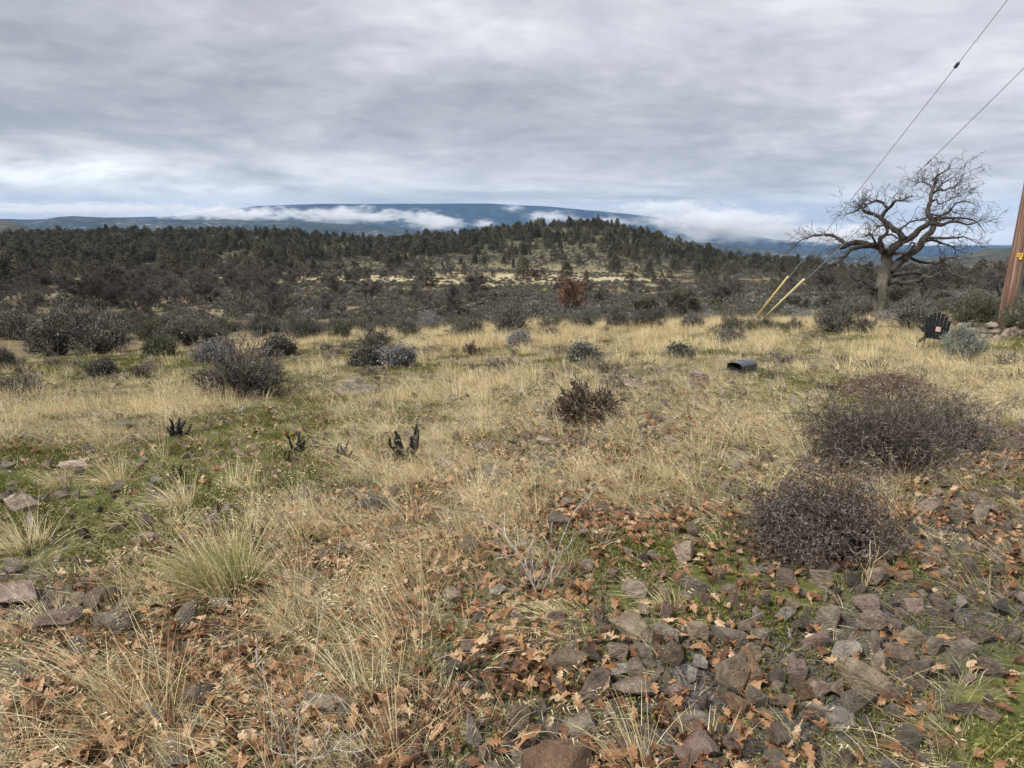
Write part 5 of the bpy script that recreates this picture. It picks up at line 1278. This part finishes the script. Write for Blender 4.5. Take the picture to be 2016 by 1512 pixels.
def pole_and_wires():
    base = onray(1975, 652, 16.6); base.z = float(ground(base.x, base.y)); g = base.z; up = onray(1975 + .19 * 1052, -400, 16.6) - base; up.normalize()
    t = thing('utility_pole', base, 0, 1, 'tall weathered red brown wooden pole cut by the right edge', 'pole'); t.rotation_euler = Vector((0, 0, 1)).rotation_difference(up).to_euler()
    H = 10.2; n = 26; r = random.Random(2); ks = 14; V = []; Q = []
    for i in range(ks + 1):
        f = i / ks; rad = .150 * (1 - .3 * f)
        for k in range(n):
            a = 2 * math.pi * k / n; w = 1 + .035 * math.sin(k * 2.3) + .02 * math.sin(k * 5.1 + f * 4) - (.10 if k in (6, 7, 15, 20) else 0)
            V.append((math.cos(a) * rad * w, math.sin(a) * rad * w, -.4 + f * (H + .4)))
    for i in range(ks):
        for k in range(n): Q.append((i * n + k, i * n + (k + 1) % n, (i + 1) * n + (k + 1) % n, (i + 1) * n + k))
    V.append((0, 0, H + .03)); T = [(len(V) - 1, ks * n + k, ks * n + (k + 1) % n) for k in range(n)]
    ac = Acc(); ac.add(V, Q, T); obj('shaft', ac.mesh('shaft', wood_mat(), False), t)
    # yellow number tag: a plate with raised strokes, facing the camera
    zt = onray(2004, 502, 16.4).z - g; f = Vector((-base.x, -base.y, 0)).normalized(); s = Vector((f.y * -1, f.x, 0)); ang = math.atan2(f.y, f.x) + math.pi / 2
    side = Vector((math.cos(ang), math.sin(ang), 0)); off = f * .147 + side * .04
    pl = Acc(); pl.box((0, 0, 0), (.105, .006, .085)); pl.box((.022, -.002, -.075), (.05, .006, .05))
    tg = obj('number_tag', pl.mesh('number_tag', M['tag']), t, off + Vector((0, 0, zt)), (0, 0, ang))
    pl = Acc()
    for x, z, w, h in [(-.034, 0, .008, .05), (-.020, .021, .02, .008), (-.020, -.021, .02, .008), (.004, 0, .008, .05), (.02, .021, .024, .008), (.02, 0, .024, .008), (.02, -.021, .024, .008), (.033, .01, .008, .02)]:
        pl.box((x, -.005, z), (w, .003, h))
    obj('lettering', pl.mesh('lettering', M['ink']), tg)
    # white pipe at the foot on the right, ground wire above it
    q = side * .185 + f * .05
    V, Q, T = sweep([q + Vector((0, 0, -.1)), q + Vector((0, 0, .5)), q * .96 + Vector((0, 0, .53))], [.03, .03, .02], 10); ac = Acc(); ac.add(V, Q, T); obj('pipe', ac.mesh('pipe', M['white_pvc'], True), t)
    V, Q, T = sweep([q * .93 + Vector((0, 0, .5)), q * .86 + Vector((0, 0, 3)), q * .8 + Vector((0, 0, H))], [.006] * 3, 5); ac = Acc(); ac.add(V, Q, T); obj('ground_wire', ac.mesh('ground_wire', M['steel']), t)
    # guy wires
    def attach(py): return base + up * min((abs(proj(*(base + up * (u * .01)))[1] - py), u * .01) for u in range(0, 1300))[1]
    for (gx, gy, ex, ey, topy, ky, lab, glab, mt, kind) in [
        (1480, 636, 1552, 545, -177, 122, 'thin steel guy wire with a dark cylindrical insulator, upper of the two', 'left yellow guy guard standing in the brush', 'yellow', 0),
        (1494, 636, 1580, 550, 78, 312, 'lower steel guy wire with a small clamp above the bare oak', 'right pale yellow guy guard crossing behind the left one', 'yellow_pale', 1)]:
        a = at(gx, gy + 6); a = onray(gx, gy, 26.0); a.z = float(ground(a.x, a.y)); top = attach(topy) - side * .12
        d = top - a; w = thing('guy_wire', a, 0, 1, lab, 'wire')
        n_ = 10; P = [a + d * (i / n_) - Vector((0, 0, .10 * math.sin(math.pi * i / n_))) - a for i in range(n_ + 1)]
        V, Q, T = sweep(P, [.010] * len(P), 5); ac = Acc(); ac.add(V, Q, T); obj('strand', ac.mesh('strand', M['galvanised']), w)
        # point along the wire seen at row ky
        best = min((abs(proj(*(a + d * u))[1] - ky), u) for u in [i / 2000 for i in range(200, 2000)])[1]; c = d * best - Vector((0, 0, .10 * math.sin(math.pi * best))); dn = d.normalized()
        if kind == 0:
            V, Q, T = sweep([c - dn * .075, c - dn * .065, c + dn * .055, c + dn * .075], [.03, .042, .042, .022], 10); ac = Acc(); ac.add(V, Q, T); obj('insulator', ac.mesh('insulator', M['dark_metal']), w)
            ac = Acc(); u = dn.orthogonal().normalized()
            for sg in (-1, 1):
                V, Q, T = sweep([c - dn * .17, c - dn * .06 + u * .035 * sg], [.005, .004], 4); ac.add(V, Q, T)
            obj('loop', ac.mesh('loop', M['steel']), w)
        else:
            ac = Acc(); u = dn.orthogonal().normalized()
            for sg in (-1, 1):
                V, Q, T = sweep([c - dn * .16, c - dn * .05 + u * .035 * sg, c + dn * .05 + u * .03 * sg, c + dn * .12], [.006, .012, .012, .006], 5); ac.add(V, Q, T)
            obj('clamp', ac.mesh('clamp', M['dark_metal']), w)
        k = min((abs(proj(*(a + d * u))[1] - ey), u) for u in [i / 2000 for i in range(20, 1500)])[1]
        L = d * k; o0 = dn * 0; ac = Acc(); V, Q, T = sweep([-dn * .15, L * .5, L, L + dn * .02], [.034, .034, .034, .02], 8); ac.add(V, Q, T)
        gd = obj('guy_guard', ac.mesh('guy_guard', M[mt], True), None, a); tag(gd, glab, 'guy guard')
pole_and_wires()

# ---------------------------------------------------------------- rock heap at the foot of the pole
def pole_rocks():
    spec = [(1878, 650, 34, .5, 'rock_brown'), (1893, 643, 26, .6, 'rock_brown'), (1912, 640, 30, .4, 'rock_pale'), (1930, 642, 30, .5, 'rock_brown'), (1952, 642, 34, .6, 'rock_pale'),
     (1905, 652, 34, .4, 'rock_brown'), (1932, 655, 36, .5, 'rock_dark'), (1958, 655, 32, .6, 'rock_brown'), (1980, 652, 26, .5, 'rock_red'), (1998, 650, 28, .5, 'rock_purple'), (2012, 655, 26, .6, 'rock_purple'),
     (1975, 664, 26, .6, 'rock_purple'), (1993, 664, 22, .7, 'rock_red'), (1945, 668, 24, .6, 'rock_dark'), (1915, 663, 26, .5, 'rock_purple'), (1885, 660, 24, .5, 'rock_red'), (2008, 668, 24, .6, 'rock_purple'), (1962, 676, 22, .6, 'rock_red'), (1930, 674, 20, .6, 'rock_purple'), (1868, 656, 22, .5, 'rock_dark')]
    nm = {'rock_brown': 'brown', 'rock_pale': 'pale', 'rock_dark': 'dark', 'rock_red': 'reddish', 'rock_purple': 'purplish'}
    row = {0: 'top', 1: 'middle', 2: 'lower'}
    for i, (px, py, w, hr, mt) in enumerate(spec):
        Y = 15.3 + (664 - py) * .03; p = onray(px, py, Y); g = float(ground(p.x, p.y)); wm = w / F * Y * 1.2
        lv = 0 if py < 648 else 1 if py < 660 else 2
        o = obj('rock', rock_mesh(300 + i, mt, .6, 16), None, (p.x, p.y, max(g + wm * .1, p.z)), (rng.normal(0, .15), rng.normal(0, .15), rng.uniform(0, 3)), (wm, wm, wm * hr / .6))
        tag(o, '%s rock in the %s row of the heap below the wooden pole' % (nm[mt], row[lv]), 'rock', '%s rocks, %s row of the heap at the pole' % (nm[mt], row[lv]))
    # core of the heap under them
    p = onray(1945, 668, 15.9); V = []
    for i in range(60):
        q = (rng.uniform(-1, 1), rng.uniform(-.35, .35)); h = max(0, 1 - abs(q[0]) ** 3) * (1 - abs(q[1]) * 1.5)
        V.append((p.x + q[0] * .85, p.y + q[1], float(ground(p.x + q[0] * .85, p.y + q[1])) + .17 * h * rng.uniform(.5, 1)))
    n = len(V); vv = [v for m in ('rock_dark', 'rock_purple') for v in ROCKV[m]]
    instancer('heap_rubble', V, rng.uniform(-3, 3, (n, 3)), rng.uniform(.12, .24, n), rng.integers(0, len(vv), n), vv, 'small broken rocks filling the heap below the wooden pole')
pole_rocks()

# ---------------------------------------------------------------- black garden chair
def chair():
    p = onray(1838, 690, 13.2); g = float(ground(p.x, p.y))
    t = thing('garden_chair', (p.x, p.y, g - .02), R(42), .74, 'black slatted garden chair with an arched back standing in the grass', 'chair'); t.rotation_euler = (R(-3), R(-6), R(158)); t.location.z -= .05
    m = M['chair_black']
    def part(nm, boxes, par=None, mt=m):
        ac = Acc()
        for b in boxes: ac.box(*b)
        return obj(nm, ac.mesh(nm, mt), par or t)
    for i in range(6): part('seat_slat', [((0, .24 - i * .085, .30 + .0 - (i) * .012 + .06), (.50, .072, .02), (R(-8), 0, 0))])
    for i in range(7):                       # fan of back slats, arched top
        u = (i - 3) / 3; L = .66 * (1 - .26 * u * u); a = u * .11
        ac = Acc(); ac.box((0, 0, L / 2), (.070, .02, L)); V, Q, T = None, None, None
        o = obj('back_slat', ac.mesh('back_slat', m), t, (u * .20, -.24, .27), (R(22), a, 0))
    part('back_rail', [((0, -.34, .52), (.56, .025, .06), (R(20), 0, 0)), ((0, -.27, .33), (.50, .025, .06), (R(20), 0, 0))])
    for sx in (-1, 1):
        part('armrest', [((sx * .33, .02, .50), (.12, .66, .022))]); part('leg', [((sx * .29, .27, .24), (.03, .09, .50))])
        part('leg', [((sx * .29, -.20, .20), (.03, .80, .09), (R(17), 0, 0))])
    part('square_panel', [((-.03, -.30, .50), (.11, .014, .12), (R(22), 0, 0))], mt=M['tan'])
chair()

# ---------------------------------------------------------------- black arched box lying in the grass
def black_box():
    p = at(1460, 736); t = thing('mailbox', p + Vector((0, 0, .05)), R(40), 1, 'black box with a low arched lid lying open in the field grass', 'box')
    n = 9; L, w, h = .36, .24, .085; V = []; Q = []
    prof = [(-w / 2, 0)] + [(-w / 2 * math.cos(math.pi * k / (n - 1)), h + .045 * math.sin(math.pi * k / (n - 1))) for k in range(n)] + [(w / 2, 0)]
    for x in (-L / 2, L / 2):
        for a, b in prof: V.append((x, a, b))
        for a, b in prof: V.append((x, a * .95, b * .95))
    k = len(prof)
    for i in range(k - 1):
        Q += [(i, i + 1, 2 * k + i + 1, 2 * k + i), (k + i, 3 * k + i, 3 * k + i + 1, k + i + 1), (i, k + i, k + i + 1, i + 1), (2 * k + i, 2 * k + i + 1, 3 * k + i + 1, 3 * k + i)]
    ac = Acc(); ac.add(V, Q); obj('shell', ac.mesh('shell', M['box_black']), t)
    ac = Acc(); ac.box((0, 0, .01), (L - .02, w - .02, .015)); obj('floor_plate', ac.mesh('floor_plate', M['box_black']), t)
    ac = Acc(); ac.box((L / 2 - .03, 0, .05), (.012, w - .03, .08)); obj('back_plate', ac.mesh('back_plate', M['box_black']), t)
    V, Q, T = sweep([(.03, y_, z_ + .003) for y_, z_ in prof], [.006] * k, 4); ac = Acc(); ac.add(V, Q, T); obj('rib', ac.mesh('rib', M['steel']), t)
black_box()

# ---------------------------------------------------------------- low heap of brown needles and twigs
def mound():
    p = at(1752, 772); t = thing('debris_mound', p, 0, 1, 'low brown heap of twigs and needles in the upper right field', 'mound')
    a, b, h = .70, .62, .20; n = 40; A, Rr = np.meshgrid(np.linspace(0, 2 * math.pi, n + 1)[:-1], np.linspace(0, 1, 14))
    X = Rr * np.cos(A) * a; Y = Rr * np.sin(A) * b; Z = h * (np.cos(Rr * math.pi) * .5 + .5) - .02 + (vnoise(X * 9, Y * 9, 5) - .5) * .04 * (1 - Rr)
    Z = Z + ground(X + p.x, Y + p.y) - p.z
    I = np.arange(14 * n).reshape(14, n); I2 = np.roll(I, -1, 1)
    Q = np.stack([I[:-1], I2[:-1], I2[1:], I[1:]], -1).reshape(-1, 4)
    obj('earth', mk('earth', np.stack([X, Y, Z], -1).reshape(-1, 3), [Q], solid('mound_soil', [(0, (.045, .03, .024)), (.5, (.11, .075, .058)), (1, (.22, .16, .12))], 9, .9, .9, 60), smooth=True), t)
    r = np.random.default_rng(8); m = 3200; q = np.sqrt(r.random(m)) * .97; aa = r.uniform(0, 6.28, m); x = q * np.cos(aa) * a; y = q * np.sin(aa) * b
    z = h * (np.cos(q * math.pi) * .5 + .5) + ground(x + p.x, y + p.y) - p.z; D = r.normal(size=(m, 3)) * np.array([1, 1, .3]); D /= np.linalg.norm(D, axis=1, keepdims=True)
    P = np.stack([x, y, z], 1); V, Q = tubes(P, P + D * r.uniform(.04, .12, m)[:, None], np.full(m, .0028), np.full(m, .0022), 3)
    o = obj('needles', mk('needles', V, [Q], veg('needles', [(0, (.05, .03, .022)), (.5, (.15, .095, .07)), (.85, (.27, .19, .14)), (1, (.5, .4, .27))], 0, .9)), t); tag(o, kind='stuff')
mound()

# ---------------------------------------------------------------- charred shrub stubs
def char_stub(px, py, hpx, n, seed, label, spread=1.15):
    n = int(n * 1.6)
    p = at(px, py); dep = proj(p.x, p.y, p.z)[2]; h = hpx / F * dep * 1.45; r = random.Random(seed)
    t = Acc()
    for i in range(n):
        a = r.uniform(0, 6.28); o = r.uniform(.1, spread); d = Vector((math.cos(a) * math.sin(o) * 1.2, math.sin(a) * math.sin(o) * .7, math.cos(o)))
        L = h * r.uniform(.35, 1.15); P = [Vector((d.x * h * .1, d.y * h * .1, -.02))]; rad = [h * .10]
        for k in range(4):
            d = (d + Vector((r.gauss(0, .22), r.gauss(0, .22), r.gauss(.08, .15)))).normalized(); P.append(P[-1] + d * L / 4); rad.append(h * .10 * (1 - .17 * (k + 1)) * r.uniform(.8, 1.25))
        V, Q, T = sweep(P, rad, 6, True, .25, i + seed); t.add(V, Q, T)
    V, Q, T = sweep([(0, 0, -.03), (0, 0, h * .22)], [h * .34, h * .2], 9, True, .3, seed); t.add(V, Q, T)
    o = obj('charred_stump', t.mesh('charred_stump', M['char']), None, p, (0, 0, 0)); return tag(o, label, 'stump')
for a in [(345, 862, 30, 7, 1, 'black charred shrub stub standing in the straw, topmost left one'), (590, 892, 30, 8, 2, 'black charred stub with curled branches left of the centre'),
          (565, 915, 22, 6, 3, 'charred stub with a brown leaf heap at its foot'), (672, 905, 34, 6, 4, 'forked black charred stub on the green ground'),
          (797, 908, 48, 9, 5, 'bulky charred stub at the edge of the pale grass', .95), (352, 948, 26, 5, 6, 'slim charred stub above the grass tussock', .4),
          (505, 1090, 46, 6, 7, 'charred stub beside the big green based tussock'), (612, 1078, 26, 6, 8, 'small charred stub right of the big tussock'),
          (820, 850, 26, 3, 9, 'thin charred sprig in the grass above the bulky stub', .3), (1995, 752, 22, 8, 10, 'weathered dark woody stub at the right edge'),
          (352, 1040, 30, 4, 11, 'low charred stub between the tussock and the pinkish slab'), (1112, 800, 18, 4, 12, 'short dark stub left of the centre bush')]:
    char_stub(*a)

# ---------------------------------------------------------------- single grass tussocks
def tussock(px, py, w, h, seed, label, green=False, n=260, lean=(-.25, 0), wd=.0028, mt='straw'):
    p = at(px, py); t = thing('grass_tussock', p, 0, 1, label, 'grass tussock')
    ac = Acc(); V, Q, T = blades(int(n * .8), h, .52, wd, lean, .9, 5, w * 1.2, seed, .7, 0, .2); ac.add(V, Q, T); obj('dry_blades', ac.mesh('dry_blades', M[mt]), t)
    ac = Acc(); V, Q, T = blades(int(n * (2.2 if green else .5)), h * (.62 if green else .35), .6, wd, lean, .9, 4, w, seed + 1, .5); ac.add(V, Q, T); obj('green_blades' if green else 'low_blades', ac.mesh('low_blades', M['green_grass' if green else 'straw_pale']), t)
for a in [(440, 1150, .13, .46, 900, 'large tussock with a green base and long straw in the left foreground', True, 520),
          (228, 955, .06, .42, 902, 'upright straw tussock on the mossy ground at the left'), (355, 995, .07, .34, 904, 'rounded straw tussock beside the slim charred stub'),
          (115, 960, .05, .26, 906, 'small straw tussock left of the upright one'), (45, 1080, .10, .34, 908, 'straw tussock at the left edge'),
          (1250, 1500, .05, .30, 910, 'upright pale tussock at the bottom edge in the rubble', False, 150), (1320, 1195, .05, .25, 912, 'pale curled grass sprays on the green patch', False, 90),
          (665, 830, .06, .20, 914, 'small brown grass tuft in the mossy middle field', False, 160), (1100, 1230, .16, .22, 916, 'flattened yellow tussock above the rubble', False, 420, (-.9, -.3)),
          (130, 1400, .30, .36, 918, 'big mass of long straw in the lower left corner', False, 420, (-.6, -.2)), (1870, 1490, .10, .36, 920, 'leaning straw clump at the lower right among leaves', False, 80, (-1.0, .1))]:
    tussock(*a)

def bare_twig(px, py, hpx, seed, label, mt='twig_pale', r0=.004, lean=0.0, kids=(2, 1, 0)):
    p = at(px, py); h = hpx / F * proj(p.x, p.y, p.z)[2]; r = random.Random(seed); segs = []
    par = dict(seg=[6, 4, 3], wig=.16, up=.05, rmin=.0012, depth=2, kids=list(kids), ang=.7, lr=.5, pk=.6, low=True)
    for k in range(3): grow(Vector((0, 0, -.01)), Vector((lean + r.gauss(0, .35), r.gauss(0, .25), 1)), h * r.uniform(.6, 1), r0, 0, par, r, segs)
    P0, P1, R0, R1, lv = seg_arrays(segs); V, Q = tubes(P0, P1, R0, R1, 4)
    return tag(obj('bare_twig', mk('bare_twig', V, [Q], M[mt]), None, p), label, 'twig')
bare_twig(1060, 1180, 210, 1, 'pale bare forking sapling in the middle of the slope', r0=.0026)
bare_twig(585, 1512, 230, 2, 'whitish bare twig standing at the bottom left of centre', r0=.0032, lean=-.1)
bare_twig(1180, 1245, 95, 3, 'dark bent twig above the rubble', 'twig_dark', .004)
bare_twig(1415, 1150, 60, 4, 'dark sprig with brown leaves on the green patch', 'twig_leaf', .004)
bare_twig(1700, 1170, 110, 5, 'thin pale stem under the front bush', 'straw_pale', .0018, 0, (1, 0, 0))
bare_twig(1445, 1225, 45, 6, 'red brown stubble sprig at the top of the rubble', 'twig_leaf', .004, 0, (2, 2, 0))
